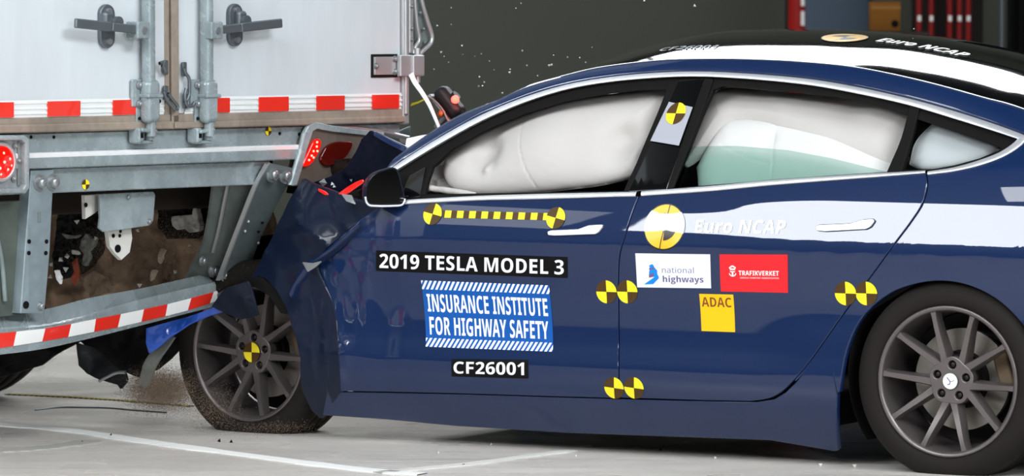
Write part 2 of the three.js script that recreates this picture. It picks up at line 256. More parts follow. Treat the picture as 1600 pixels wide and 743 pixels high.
const railTop = [[620, 243], [670.5, 207.8], [721, 178], [777, 155.6], [824, 133.7], [876, 119], [924, 107.2], [983, 98.4], [1042, 92.8], [1100, 91.4], [1130, 91.3], [1189, 92.6], [1247, 95.6], [1336, 104.4], [1424, 122], [1482, 136.6], [1541, 153], [1571, 160.5], [1600, 170], [1660, 194]];
const chromeOut = [[606, 267], [620, 256.6], [687, 214.5], [754.6, 178.2], [822, 150.6], [889, 131], [956.5, 119.6], [1023.8, 113.4], [1070, 111.5], [1118, 112], [1201, 117], [1273.7, 124.4], [1346, 137], [1418.8, 153.4], [1491, 173.4], [1563.8, 197], [1606, 213]];
const chromeIn = [[612, 270], [622, 263.3], [687, 223.5], [754.6, 186.5], [822, 157.8], [889, 137.5], [956.5, 126.2], [1023.8, 120.3], [1070, 118.3], [1118, 119], [1201, 124.6], [1273.8, 132.8], [1346, 146], [1418.8, 162.5], [1491, 184], [1563.8, 206.7], [1592, 216]];
for (const p of chromeIn) p[1] += 1.6;
const beltTop = [[632, 312], [700, 308], [754.6, 305.3], [850, 302.5], [970, 299.8], [1003, 298.3], [1111, 290], [1201, 281.4], [1300, 274.5], [1382.5, 269.5], [1447, 266]];
const beltBot = [[633, 319], [700, 315.5], [754.6, 313], [850, 311], [970, 307.5], [1003, 306.3], [1111, 298.8], [1201, 290], [1300, 282], [1382.5, 275.8], [1447, 270.5]];
const tipTop = [[1450, 267.5], [1491, 261], [1530, 250], [1564, 236.5], [1585, 222], [1592, 215]], tipBot = [[1451, 273], [1491, 267.8], [1535, 257.5], [1570, 244], [1595, 228], [1608, 214]];

const frontEdge = [[598, 321], [560, 346], [522, 380], [497, 412], [505, 438], [524, 480], [531, 540], [535, 610]];
const rearCut = [[998, 307], [990, 328], [979.5, 359.5], [968.5, 396], [966, 437], [967, 529], [966.5, 565], [967, 618]];
const shut = (pts, dx) => pts.map(([x, y]) => [x + dx, y]);
const cut = [[1447, 271], [1449, 290], [1441.6, 318], [1424, 346], [1400, 378], [1350, 446], [1313, 497], [1267.7, 561], [1240, 594], [1222, 611], [1205, 620], [1176, 625]];
const rev = (a) => [...a].reverse();
// doors
const doorDent = (u, v) => { const f = smooth(-1.95, -2.45, u); return f * (.012 * ridge(u * 7, v * 4, 4) - .02 * f * smooth(.45, .8, v)); };
const frontDoor = skin('front_door', [...spline(beltBot.slice(0, 6).map(([x, y]) => [x, y + 1]), 20).filter((p) => p[0] > 605 && p[0] < 995), ...spline(shut(rearCut, -2), 26), ...spline([[960, 620], [850, 617], [700, 612.5], [540, 609]], 10), ...rev(spline(frontEdge, 24))], M.paint, car, { step: .02, disp: doorDent });
const rearDoor = skin('rear_door', [...spline(beltBot.slice(5).map(([x, y]) => [x, y + 1]), 20).filter((p) => p[0] > 1003), ...spline(shut(cut, -2.4), 40), [1100, 623.5], [970.5, 619.5], ...rev(spline(shut(rearCut, 1.8), 26))], M.paint, car, { step: .02 });
// sill, quarter
skin('rocker_panel', [[512, 612], [540, 613], [700, 616.3], [850, 620.8], [960, 624], [1100, 627.5], [1180, 629], [1210, 624.5], [1228, 613.5], [1246, 596], [1270, 566], [1300, 560], [1306, 615], [1305, 650], [1308, 700], [1304, 703], [1203, 686], [1062, 681], [893, 675], [713, 664], [595, 653], [505, 647]], M.paint, car, { step: .025, lip: .03 });
const arch = [[1310, 703], [1306, 650], [1309, 612], [1320, 550], [1343, 498], [1387, 458], [1430, 441.5], [1474, 437], [1517, 445], [1561, 468], [1600, 507], [1640, 570], [1655, 640], [1660, 690]];
skin('quarter_panel', [...spline(tipBot.slice(0, 6).map(([x, y]) => [x, y + 1]), 20), [1608, 214], [1660, 236], [1760, 278], [1850, 330], [1880, 420], [1870, 560], [1830, 680], [1700, 715], [1664, 700], ...rev(spline(arch.slice(2), 40)), [1300, 561], [1270.5, 567], ...rev(spline(shut(cut.slice(0, 9), 2.2), 30))], M.paint, car, { step: .025, lip: .03 });
// roof rail above the chrome
{
  const r0 = spline(railTop.slice(0, 19), 120).map((p) => cw(...p)), c0 = spline([[598, 272], ...chromeOut, [1660, 236]], 120).map((p) => cw(p[0], p[1]));
  const top = r0.map((p) => [p[0], p[1] - .004, p[2] - .03]);
  const rows = [top]; for (let k = 0; k <= 8; k++) rows.push(r0.map((p, i) => { const t = k / 8, q = c0[i]; return [lerp(p[0], q[0], t), lerp(p[1], q[1], t), lerp(p[2], q[2], t) + .007 * Math.sin(Math.PI * t)]; }));
  rows.push(c0.map((p) => [p[0], p[1] - .004, p[2] - .03]));
  mesh('roof_rail', grid(rows), M.paint, car);
}
trim('window_chrome', chromeOut, chromeIn, M.chrome, car, { bulge: .005 });
trim('belt_chrome', beltTop.slice(0, 6).map(([x, y], i) => i < 5 ? [x, y] : [996, 298.8]), beltBot.slice(0, 6).map(([x, y], i) => i < 5 ? [x, y] : [994, 307]), M.chrome, frontDoor, { n: 40 });
trim('belt_chrome', beltTop.slice(5), beltBot.slice(5), M.chrome, rearDoor, { n: 40 });
trim('belt_chrome', tipTop, tipBot, M.chrome, car, { n: 40 });
// window frames: dark seal ring around each opening
const openF = [[660, 305], [664, 285], [672, 262], [700, 235], [760, 201], [820, 176], [880, 158], [950, 145], [1000, 140], [1044, 139], [1020, 195], [995, 255], [978, 299.5]];
const openR = [[1046, 296], [1070, 240], [1100, 165], [1112, 140], [1125, 134], [1180, 137], [1260, 145], [1340, 155], [1421, 171], [1408, 220], [1386, 269.5], [1300, 275], [1201, 282], [1111, 290.5]];
const openQ = [[1407, 267], [1421, 215], [1430, 186], [1440, 170], [1500, 190], [1560, 209], [1581, 217], [1560, 236], [1530, 248.5], [1491, 259], [1455, 265.5]];
const ring = [...spline(chromeIn.slice(1), 80), ...rev(spline(tipTop, 20)).map(([x, y]) => [x, y]), [1447, 266], ...rev(spline(beltTop, 60))];
skin('window_frame', ring, M.seal, car, { off: -.016, holes: [openF, openR, openQ].map((h) => cpoly(h, -.016)), lip: .03 });
// pillar covers
skin('pillar_trim', [[1060, 127], [1099, 123.5], [1076, 190], [1054, 255], [1041, 295], [983, 298], [1003, 255], [1030, 195]], M.gloss, car, { off: -.006 });
skin('pillar_trim', [[1046, 130], [1058, 127], [1030, 192], [1001, 255], [981, 298.5], [975, 299], [996, 253], [1022, 192]], M.seal, car, { off: -.002 });
skin('pillar_trim', [[1101, 123], [1112, 124], [1100, 160], [1070, 240], [1050, 293], [1043, 294.5], [1056, 255], [1078, 190]], M.seal, car, { off: -.002 });
skin('quarter_divider', [[1424, 162], [1436, 165], [1422, 215], [1406, 268], [1389, 269], [1409, 215]], M.seal, car, { off: -.004 });
skin('mirror_patch', [[628, 303], [640, 275], [664, 262], [656, 306], [630, 309]], M.gloss, car, { off: -.008 });
// glass: rear door glass wound part way down, quarter glass
skin('door_glass', [[1064, 231], [1100, 229], [1150, 228.5], [1230, 235], [1300, 248], [1384, 269], [1300, 277], [1201, 285], [1111, 293], [1044, 297]], M.glass, rearDoor, { off: -.028, lip: .004 });
skin('quarter_glass', [[1405, 268], [1428, 180], [1440, 169], [1500, 189], [1582, 217], [1560, 237], [1491, 260], [1440, 267]], phy({ color: new THREE.Color().setRGB(.86, .90, .92), roughness: .03, transmission: 1, thickness: 0 }), car, { off: -.026, lip: .004 });

// ---- airbags
function dist(poly, x, y) { let d = 9; for (let i = 0; i < poly.length; i++) { const [ax, ay] = poly[i], [bx, by] = poly[(i + 1) % poly.length], t = clamp(((x - ax) * (bx - ax) + (y - ay) * (by - ay)) / ((bx - ax) ** 2 + (by - ay) ** 2 || 1), 0, 1); d = Math.min(d, Math.hypot(x - ax - t * (bx - ax), y - ay - t * (by - ay))); } return d; }
function bag(name, pts, off, depth, reach, mat, bumps = [], seams = [], label) {
  const o2 = off + depth * .4, poly = cpoly(spline([...pts, pts[0]], 70).slice(0, -1), o2), B = bumps.map(([x, y, r, h]) => [...cw(x, y, o2).slice(0, 2), r, h]), S = seams.map((s) => cpoly(s, off + depth));
  const cut2 = (u, v) => { const t = clamp(dist(poly, u, v) / reach, 0, 1); let h = depth * Math.sqrt(1 - (1 - t) ** 2); for (const [a, b, r, k] of B) h += k * Math.exp(-(((u - a) ** 2 + (v - b) ** 2) / (r * r))); for (const s of S) { let d = 9; for (let i = 0; i < s.length - 1; i++) { const [ax, ay] = s[i], [bx, by] = s[i + 1], q = clamp(((u - ax) * (bx - ax) + (v - ay) * (by - ay)) / ((bx - ax) ** 2 + (by - ay) ** 2), 0, 1); d = Math.min(d, Math.hypot(u - ax - q * (bx - ax), v - ay - q * (by - ay))); } h -= .0022 * Math.exp(-((d / .005) ** 2)); } return h + .002 * fbm(u * 12, v * 12, 8); };
  const front = sheet(poly, (u, v) => W(u, v) + off + cut2(u, v), { step: .011, lip: 0 }), back = sheet(poly, (u, v) => W(u, v) + off - .6 * Math.max(0, cut2(u, v)), { step: .04, lip: 0, flip: true });
  return mesh(name, merged([front, back]), mat, car, label);
}
bag('curtain_airbag', [[690, 247], [730, 218], [790, 190], [850, 168], [915, 152], [985, 143], [1045, 140], [1038, 175], [1018, 210], [1003, 250], [992, 272], [950, 287], [880, 297], [800, 304], [735, 305], [702, 296], [688, 272]], -.145, .085, .15, M.bag,
  [[766, 240, .05, -.075], [768, 262, .016, .02], [975, 222, .06, -.06], [1002, 236, .03, .03], [860, 215, .12, .03]], [[[812, 190], [815, 225], [822, 265], [832, 300]]], 'inflated white side airbag in the front window');
bag('curtain_airbag', [[1100, 168], [1112, 146], [1125, 138], [1200, 142], [1300, 152], [1422, 170], [1416, 215], [1400, 268], [1330, 262], [1260, 240], [1200, 205], [1150, 200], [1108, 235], [1066, 262], [1078, 225]], -.17, .07, .13, M.bag,
  [[1230, 160, .07, .01], [1330, 168, .06, -.02]], [], 'cream side airbag in the rear door window');
bag('curtain_airbag', [[1085, 262], [1118, 205], [1140, 187], [1200, 187], [1215, 190], [1300, 201], [1360, 230], [1402, 262], [1380, 300], [1100, 318]], -.15, .06, .09, M.bagWhite,
  [[1208, 220, .03, -.015]], [[[1207, 190], [1207, 250], [1205, 290]], [[1125, 225], [1160, 243], [1200, 255]]], 'white lower airbag lobe behind the rear door glass');
bag('quarter_airbag', [[1418, 258], [1428, 222], [1452, 195], [1472, 178], [1520, 190], [1560, 208], [1575, 220], [1545, 245], [1490, 262], [1440, 267]], -.14, .05, .06, M.bagWhite, [], [], 'white airbag end in the small rear quarter window');
// deflated fabric fold low in the front window and the loose flap by the mirror
mesh('airbag_fold', (() => { const rows = []; const a = spline([[667, 294], [690, 296], [715, 300], [745, 303]], 40).map((p) => onW(CAR, p[0], p[1], W, -.07)); for (let k = 0; k < 12; k++) rows.push(a.map((p, i) => { const r = .013 * (1 - .25 * Math.abs(noise(i / 4, k / 3, 9))) * (i > 32 ? 1 - (i - 32) / 14 : 1), t = k / 12 * Math.PI * 2; return [p[0], p[1] + r * Math.sin(t), p[2] + r * Math.cos(t) * 1.3]; })); return grid(rows, { closed: true }); })(), M.bag, car, 'rolled white airbag fabric along the sill of the front window');
skin('airbag_flap', [[662, 276], [676, 263], [690, 258], [700, 275], [705, 296], [690, 297], [672, 292]], M.bag, car, { off: -.16, disp: (u, v) => .02 * ridge(u * 14, v * 14, 3), step: .015 });

// ---- wheels
function wheel(parent, capMat, squash) {
  const w = new THREE.Group(); w.name = 'wheel'; parent.add(w);
  const lathe = (pts, n = 72) => { const g = new THREE.LatheGeometry(pts.map(([r, z]) => new THREE.Vector2(r, z)), n); return g.rotateX(Math.PI / 2); };
  const tg = lathe([[.236, -.03], [.246, -.02], [.250, -.006], [.262, .004], [.285, .007], [.303, .0], [.316, -.008], [.327, -.022], [.3325, -.04], [.334, -.06], [.334, -.078], [.327, -.08], [.327, -.088], [.334, -.09], [.334, -.118], [.327, -.12], [.327, -.13], [.334, -.132], [.334, -.16], [.327, -.162], [.327, -.17], [.334, -.172], [.332, -.2], [.325, -.215], [.30, -.235], [.27, -.24], [.246, -.225]], 96);
  if (squash) { const p = tg.attributes.position; for (let i = 0; i < p.count; i++) { const y = p.getY(i); if (y < -squash) { p.setY(i, -squash - (-squash - y) * .05); p.setZ(i, p.getZ(i) + (-squash - y) * .5); p.setX(i, p.getX(i) * 1.03); } } tg.computeVertexNormals(); }
  mesh('tyre', tg, M.tyre, w);
  mesh('rim', merged([lathe([[.2505, -.030], [.2525, -.012], [.2495, -.003], [.2455, .0], [.2375, -.002], [.2325, -.010], [.2315, -.03], [.228, -.05], [.222, -.10], [.220, -.205], [.232, -.222]], 96)]), M.rim, w);
  const rim = w.children[1];
  const face = (r) => lerp(-.036, -.010, smooth(.06, .235, r));
  for (let k = 0; k < 5; k++) for (const s of [-1, 1]) {
    const c = R(40 + 72 * k), rows = [], n = 12, a0 = c + s * R(9), a1 = c + s * R(18.6), p0 = [Math.sin(a0) * .062, Math.cos(a0) * .062], p1 = [Math.sin(a1) * .242, Math.cos(a1) * .242], l = Math.hypot(p1[0] - p0[0], p1[1] - p0[1]), tx = (p1[1] - p0[1]) / l, ty = -(p1[0] - p0[0]) / l;
    for (let i = 0; i <= n; i++) {
      const t = i / n, cx = lerp(p0[0], p1[0], t), cy = lerp(p0[1], p1[1], t), hw = lerp(.0165, .0092, Math.pow(t, .6)) + (t > .85 ? (t - .85) * .03 : 0), z = face(Math.hypot(cx, cy)), d = lerp(.05, .034, t);
      rows.push([[hw * 1.3, z - d], [hw * 1.05, z - .010], [hw * .8, z - .0015], [hw * .74, z], [-hw * .74, z], [-hw * .8, z - .0015], [-hw * 1.05, z - .010], [-hw * 1.3, z - d]].map(([q, zz]) => [cx + tx * q, cy + ty * q, zz]));
    }
    mesh('spoke', toCreasedNormals(grid(rows), .5), M.rim, w);
  }
  mesh('hub', (() => { const s = new THREE.Shape(); for (let i = 0; i < 60; i++) { const a = i / 60 * Math.PI * 2, r = .0765 + .004 * Math.cos(5 * (a + R(4))); (i ? s.lineTo : s.moveTo).call(s, Math.sin(-a) * r, Math.cos(-a) * r); } for (let k = 0; k < 5; k++) { const a = R(4 + 72 * k), h = new THREE.Path(); h.absarc(Math.sin(a) * .054, Math.cos(a) * .054, .0148, 0, Math.PI * 2, true); s.holes.push(h); } return new THREE.ExtrudeGeometry(s, { depth: .03, bevelEnabled: true, bevelSize: .003, bevelThickness: .004, bevelSegments: 2, bevelOffset: -.002, curveSegments: 14 }).translate(0, 0, -.068); })(), M.rim, w);
  mesh('hub_backing', cyl(.085, .05, 40).rotateX(Math.PI / 2).translate(0, 0, -.095), M.rimDark, w);
  for (let k = 0; k < 5; k++) { const a = R(4 + 72 * k); mesh('lug_nut', merged([cyl(.0115, .028, 6, .0095).rotateX(Math.PI / 2), new THREE.SphereGeometry(.0095, 12, 8).scale(1, 1, .6).translate(0, 0, .013)]).translate(Math.sin(a) * .054, Math.cos(a) * .054, -.058), M.lug, w); }
  const cap = mesh('centre_cap', cyl(.0275, .006, 40).rotateX(Math.PI / 2).rotateZ(Math.PI / 2).translate(0, 0, -.031), M.castSteel, w); void cap;
  mesh('cap_face', new THREE.CircleGeometry(capMat[1], 40).translate(0, 0, -.0275), capMat[0], w, capMat[2]);
  mesh('brake_disc', (() => { const s = new THREE.Shape(); s.absarc(0, 0, .168, 0, Math.PI * 2); const h = new THREE.Path(); h.absarc(0, 0, .098, 0, Math.PI * 2, true); s.holes.push(h); return new THREE.ExtrudeGeometry(s, { depth: .022, bevelEnabled: true, bevelSize: .001, bevelThickness: .001, curveSegments: 60 }).translate(0, 0, -.15); })(), M.disc, w);
  mesh('disc_hat', cyl(.1, .05, 40, .095).rotateX(Math.PI / 2).translate(0, 0, -.125), M.rimDark, w);
  mesh('dust_shield', (() => { const s = new THREE.Shape(); s.absarc(0, 0, .216, 0, Math.PI * 2); return new THREE.ExtrudeGeometry(s, { depth: .004, bevelEnabled: false, curveSegments: 60 }).translate(0, 0, -.2); })(), M.rimDark, w);
  mesh('brake_caliper', at(rbox(.055, .13, .07, .012), Math.sin(R(74)) * .165, Math.cos(R(74)) * .165, -.125, 0, 0, R(16)), M.caliper, w);
  return w;
}
const quad = (c, w, h, y = '#f4de2c', k = '#4a3517', rot = 0) => { c.fillStyle = k; c.fillRect(0, 0, w, h); c.translate(w / 2, h / 2); c.rotate(rot); c.fillStyle = y; c.beginPath(); c.moveTo(0, 0); c.arc(0, 0, w, -Math.PI / 2, 0); c.fill(); c.beginPath(); c.moveTo(0, 0); c.arc(0, 0, w, Math.PI / 2, Math.PI); c.fill(); };
const quadMat = std(0xffffff, .45, 0, { map: canvas(128, 128, (c, w, h) => quad(c, w, h)) });
const capWhite = std(0xffffff, .4, 0, { map: canvas(128, 128, (c) => { c.fillStyle = '#e6e8ec'; c.fillRect(0, 0, 128, 128); c.strokeStyle = '#3b4470'; c.lineWidth = 7; c.lineCap = 'round'; c.beginPath(); c.moveTo(38, 36); c.quadraticCurveTo(52, 54, 62, 64); c.lineTo(64, 78); c.quadraticCurveTo(60, 92, 44, 92); c.stroke(); c.lineWidth = 4; c.beginPath(); c.moveTo(62, 68); c.lineTo(82, 66); c.quadraticCurveTo(92, 62, 96, 52); c.stroke(); }) });
{
  const w = wheel(car, [capWhite, .026, 'white round centre cap with a small dark blue mark'], .306);
  const p = onZ(CAR, 1484, 597, -.03); w.position.set(p[0], .334, -.005);
}
{
  const w = wheel(car, [quadMat, .036, 'yellow and black crosshair sticker on the front hub'], .288);
  const p = onZ(CAR, 393, 549, -.16); w.position.set(p[0], .316, -.13); w.rotation.y = -R(4);
}
// wheel housings, floor pan and cabin
mesh('arch_liner', (() => { const rows = []; for (const [z, r] of [[-.03, .375], [-.06, .385], [-.30, .385], [-.42, .36], [-.42, .01]]) rows.push(Array.from({ length: 41 }, (_, i) => { const a = R(lerp(-35, 215, i / 40)); return [Math.cos(a) * r, .345 + Math.sin(a) * r, z]; })); return grid(rows); })(), M.liner, car);
mesh('arch_liner', (() => { const rows = []; for (const [z, r] of [[-.16, .40], [-.3, .40], [-.42, .38], [-.42, .01]]) rows.push(Array.from({ length: 41 }, (_, i) => { const a = R(lerp(-25, 170, i / 40)); return [-2.70 + Math.cos(a) * r, .345 + Math.sin(a) * r, z]; })); return grid(rows); })(), M.liner, car);
mesh('floor_pan', rbox(1.7, .12, 1.6, .03).translate(-1.32, .21, -.95), M.liner, car);
mesh('inner_door_panel', sheet(cpoly([[560, 330], [700, 320], [1000, 311], [1200, 294], [1445, 276], [1560, 300], [1560, 430], [1430, 438], [1340, 490], [1300, 560], [1230, 640], [900, 640], [545, 630], [540, 480]]), surf(-.045), { step: .12, lip: .02 }), M.liner, car);
mesh('far_side_panel', rbox(3.2, .75, .06, .02).translate(-1.0, .55, -1.72), M.paint, car);
mesh('dashboard', rbox(.5, .3, 1.45, .08).translate(-1.95, .78, -.93), M.cabin, car);
for (const [x, z] of [[-1.05, -.5], [-1.05, -1.3]]) mesh('front_seat', merged([rbox(.5, .16, .48, .05).translate(x, .42, z), at(rbox(.14, .62, .46, .06), x + .3, .72, z, 0, 0, -.25), at(rbox(.1, .2, .26, .05), x + .41, 1.1, z, 0, 0, -.2)]), M.seat, car);
mesh('rear_bench', merged([rbox(.5, .18, 1.3, .05).translate(-.25, .45, -.93), at(rbox(.16, .6, 1.3, .06), .05, .75, -.93, 0, 0, -.35)]), M.seat, car);
mesh('cabin_lining', rbox(2.3, .36, .02, .01).translate(-.85, 1.02, -1.62), M.cabin, car);
mesh('parcel_shelf', rbox(.75, .04, 1.3, .01).translate(.4, 1.0, -.93), M.cabin, car);

// ---- glass roof and windscreen: one arched surface from rail to rail
const MID = -.905, nearRail = spline(railTop, 160).map((p) => cw(...p));
const railV = curveXY(nearRail.map((p) => [p[0], p[1]])), railZ = curveXY(nearRail.map((p) => [p[0], p[2]]));
const crown = (u) => .015 + .085 * smooth(-1.95, -1.2, u);
const roofV = (u, w) => { const h = MID - railZ(u), s = (w - MID) / h; return railV(u) + crown(u) * (1 - Math.abs(s) ** 2.2) - .012 * 0; };
function roofPatch(u0, u1, n, m, off = 0, s0 = -1, s1 = 1) { const rows = []; for (let i = 0; i <= n; i++) { const u = lerp(u0, u1, i / n), h = Math.abs(MID - railZ(u)); rows.push(Array.from({ length: m + 1 }, (_, j) => { const w = MID + h * lerp(s1, s0, j / m); return [u, roofV(u, w) + off, w]; })); } return grid(rows, { flip: true }); }
const uA = nearRail[0][0], uHead = cw(905, 112)[0], uBack = nearRail[nearRail.length - 1][0];
mesh('windscreen', roofPatch(uA + .02, uHead - .012, 30, 40, -.004), M.roofGlass, car);
const roof = mesh('roof_glass', roofPatch(uHead, uBack, 60, 60), M.roofGlass, car);
mesh('headliner', roofPatch(uHead, uBack - .05, 20, 20, -.045, -.97, .97), M.headliner, car);
mesh('roof_rail', (() => { const rows = []; for (let k = 0; k <= 5; k++) rows.push(nearRail.map((p) => { const z = 2 * MID - p[2], t = k / 5; return [p[0], p[1] - t * .06 + .006 * Math.sin(t * 3), z - .012 * Math.sin(Math.PI * (.2 + t * .8)) - t * .03]; })); return grid(rows); })(), M.paint, car);
trim('rail_bead', railTop.slice(5).map(([x, y]) => [x, y - .6]), railTop.slice(5).map(([x, y]) => [x, y + .8]), M.chrome, car, { bulge: .003, off: .0, back: .006, n: 120 });
mesh('roof_bead', (() => { const pts = []; for (let i = 0; i <= 60; i++) { const u = lerp(uHead, uBack, i / 60), z = 2 * MID - railZ(u); pts.push(V(u, railV(u) + .004, z)); } return tube(pts, .006, 90, 6); })(), M.chrome, car);
// tail beyond the picture's edge: rear screen, boot lid and rear bumper
{
  const e = nearRail[nearRail.length - 1], q = [[1660, 236], [1760, 278], [1850, 330], [1880, 420], [1870, 560], [1830, 680]].map((p) => cw(...p));
  const side = spline([e, q[1], q[2]].map((p) => [p[0], p[1]]), 16), sideZ = curveXY([e, q[1], q[2]].map((p) => [p[0], p[2]]));
  const st = [...side.map((p, i) => [p[0], p[1], sideZ(p[0]), lerp(.1, .02, i / 16)]), ...[3, 4, 5].map((i) => [q[i][0], q[i][1], q[i][2], 0])];
  const rows = st.map(([u, v, z, c]) => Array.from({ length: 25 }, (_, n) => { const t = n / 12 - 1; return [u + .10 * (1 - t * t) * smooth(.9, 1.1, u), v + c * (1 - Math.abs(t) ** 2.2), MID - (MID - z) * t]; }));
  mesh('rear_screen', grid(rows.slice(0, 10)), M.roofGlass, car);
  mesh('boot_lid', toCreasedNormals(grid(rows.slice(9)), .7), M.paint, car);
  const fill = [e, q[0], q[1]].map((p) => [p[0], p[1]]); mesh('rear_pillar', sheet(fill, (u, v) => W(u, v) - .001, { step: .05, lip: .01 }), M.paint, car);
}

// ---- door handles, mirror
function handle(parent, pts) { const poly = cpoly(pts); const m = mesh('door_handle', sheet(poly, (u, v) => W(u, v) + .010, { step: .02, lip: .012 }), M.handle, parent); return m; }
handle(frontDoor, [[858, 362], [863, 360.2], [905, 358.5], [912, 356], [922, 352.2], [942, 351.2], [943, 353], [936, 362], [931, 364.5], [868, 366.8], [859, 366]]);
handle(rearDoor, [[1277, 354], [1281, 351.8], [1330, 349.5], [1338, 347], [1350, 343.3], [1365, 342.5], [1367, 344.5], [1361, 353], [1354, 356.5], [1290, 360], [1278, 358.5]]);
{
  const p = cw(612, 312, .05), gl = [[571, 292], [576, 280], [586, 270], [600, 264.5], [613.6, 261.5], [620, 264], [624, 274], [629, 293], [632, 310], [629, 318], [610, 320.5], [588, 320.5], [576, 319], [571, 311]];
  const ang = R(48), mf = new THREE.Group(); mf.name = 'door_mirror'; car.add(mf); mf.position.set(p[0] - .01, 0, p[2] + .015); mf.rotation.y = ang;
  // frame of the mirror face in the world, to lay out its outline
  const wp = V(p[0] - .01, 0, p[2] + .015).applyAxisAngle(V(0, 1, 0), CAR.angle).add(V(CAR.ox, 0, CAR.oz)), MF = frame(wp.x, wp.z, CAR.angle + ang);
  const poly = spline([...gl, gl[0]], 60).slice(0, -1).map(([x, y]) => onZ(MF, x, y, 0).slice(0, 2));
  const c = poly.reduce((a, q) => [a[0] + q[0] / poly.length, a[1] + q[1] / poly.length], [0, 0]), sc = (s, z) => { const r = poly.map(([x, y]) => [c[0] + (x - c[0]) * s, c[1] + (y - c[1]) * s, z]); return [...r, r[0]]; };
  mesh('housing', grid([sc(.93, -.006), sc(.955, .004), sc(1.0, .004), sc(1.01, -.01), sc(1.01, -.025), sc(.95, -.05), sc(.82, -.07), sc(.55, -.082), sc(.2, -.086), sc(.01, -.087)]), M.paintDull, mf);
  mesh('mirror_glass', plate(poly.map(([x, y]) => [c[0] + (x - c[0]) * .945, c[1] + (y - c[1]) * .945]), -.001, .006, .001), std(0x9a9a9a, .06, 1), mf);
  const low = poly.filter((q) => q[1] < c[1] - .028).sort((a, b) => a[0] - b[0]);
  mesh('chrome_edge', tube(low.filter((_, i) => i % 3 === 0).map(([x, y]) => V(x, y - .002, .002)), .0042, 40), M.chrome, mf);
  mesh('mirror_foot', at(rbox(.07, .025, .11, .010), p[0] + .0, p[1] + .0, p[2] - .075), M.gloss, car);
}
// ---- stickers
const sticker = (name, parent, corners, mat, label, n = 14) => {   // corners: top left, top right, bottom right, bottom left
  const q = corners.map(([x, y]) => cw(x, y).slice(0, 2)), rows = [];
  for (let i = 0; i <= n; i++) rows.push(Array.from({ length: n + 1 }, (_, j) => { const s = j / n, t = i / n, u = lerp(lerp(q[0][0], q[1][0], s), lerp(q[3][0], q[2][0], s), t), v = lerp(lerp(q[0][1], q[1][1], s), lerp(q[3][1], q[2][1], s), t); return [u, v, W(u, v) + doorDent(u, v) + .0016]; }));
  return mesh(name, grid(rows), mat, parent, label);
};
const disc = (name, parent, x, y, r, mat, rot = 0, label, off = .0022) => {
  const [u0, v0] = cw(x, y), g = new THREE.CircleGeometry(1, 48), rr = [0, .33, .66, 1].map((k) => Array.from({ length: 49 }, (_, i) => { const a = i / 48 * Math.PI * 2, u = u0 + Math.cos(a) * r * k, v = v0 + Math.sin(a) * r * k; return [u, v, W(u, v) + doorDent(u, v) + off]; }));
  const o = grid(rr), uv = o.attributes.uv; g.dispose();
  for (let k = 0; k < 4; k++) for (let i = 0; i < 49; i++) { const a = i / 48 * Math.PI * 2 - rot; uv.setXY(k * 49 + i, .5 + Math.cos(a) * .5 * k / 3, .5 + Math.sin(a) * .5 * k / 3); }
  return mesh(name, o, mat, parent, label);
};
for (const [x, y, r, parent, rot] of [[948, 455.5, .0395, frontDoor, 0], [980.6, 455.5, .0395, rearDoor, 0], [1321.6, 458, .0395, rearDoor, 0], [1354, 458, .0395, car, 0], [959.8, 605.6, .0375, frontDoor, R(-5)], [991, 605.6, .0375, rearDoor, R(-5)]]) disc('crosshair_sticker', parent, x, y, r, quadMat, rot);
// measuring bar
const barMat = std(0xffffff, .45, 0, { map: canvas(512, 32, (c) => { c.fillStyle = '#4a3517'; c.fillRect(0, 0, 512, 32); c.fillStyle = '#f4de2c'; for (let i = 0; i < 9; i++) { const x = 8 + i * 60; c.beginPath(); c.moveTo(x + 5, 0); c.lineTo(x + 37, 0); c.lineTo(x + 32, 32); c.lineTo(x, 32); c.fill(); } }) });
sticker('scale_bar', frontDoor, [[692, 328.3], [856, 332.6], [856, 343.6], [692, 339.6]], barMat, 'yellow and black dashed measuring bar sticker', 20);
disc('crosshair_sticker', frontDoor, 676.5, 334, .037, quadMat, R(-12), undefined, .0028); disc('crosshair_sticker', frontDoor, 868.8, 340, .037, quadMat, R(-12), undefined, .0028);
const textMat = (w, h, draw, more = {}) => std(0xffffff, .5, 0, { specularIntensity: .25, map: canvas(w, h, draw), ...more });
const label = (text, w, h, size, y) => textMat(w, h, (c) => { c.fillStyle = '#0c0b0c'; c.fillRect(0, 0, w, h); c.fillStyle = '#eceef6'; c.font = `bold ${size}px sans-serif`; c.textBaseline = 'alphabetic'; const m = c.measureText(text).width; c.save(); c.translate(w * .015, y); c.scale(w * .97 / m, 1); c.fillText(text, 0, 0); c.restore(); });
sticker('name_plate', frontDoor, [[588, 391], [887, 401.5], [887, 434], [588, 423]], label('2019 TESLA MODEL 3', 1024, 112, 108, 94), 'black plate reading 2019 TESLA MODEL 3 in white', 24);
sticker('name_plate', frontDoor, [[706, 560.5], [826, 561.5], [826, 591], [706, 587.5]], label('CF26001', 512, 128, 120, 105), 'black plate reading CF26001 in white', 12);
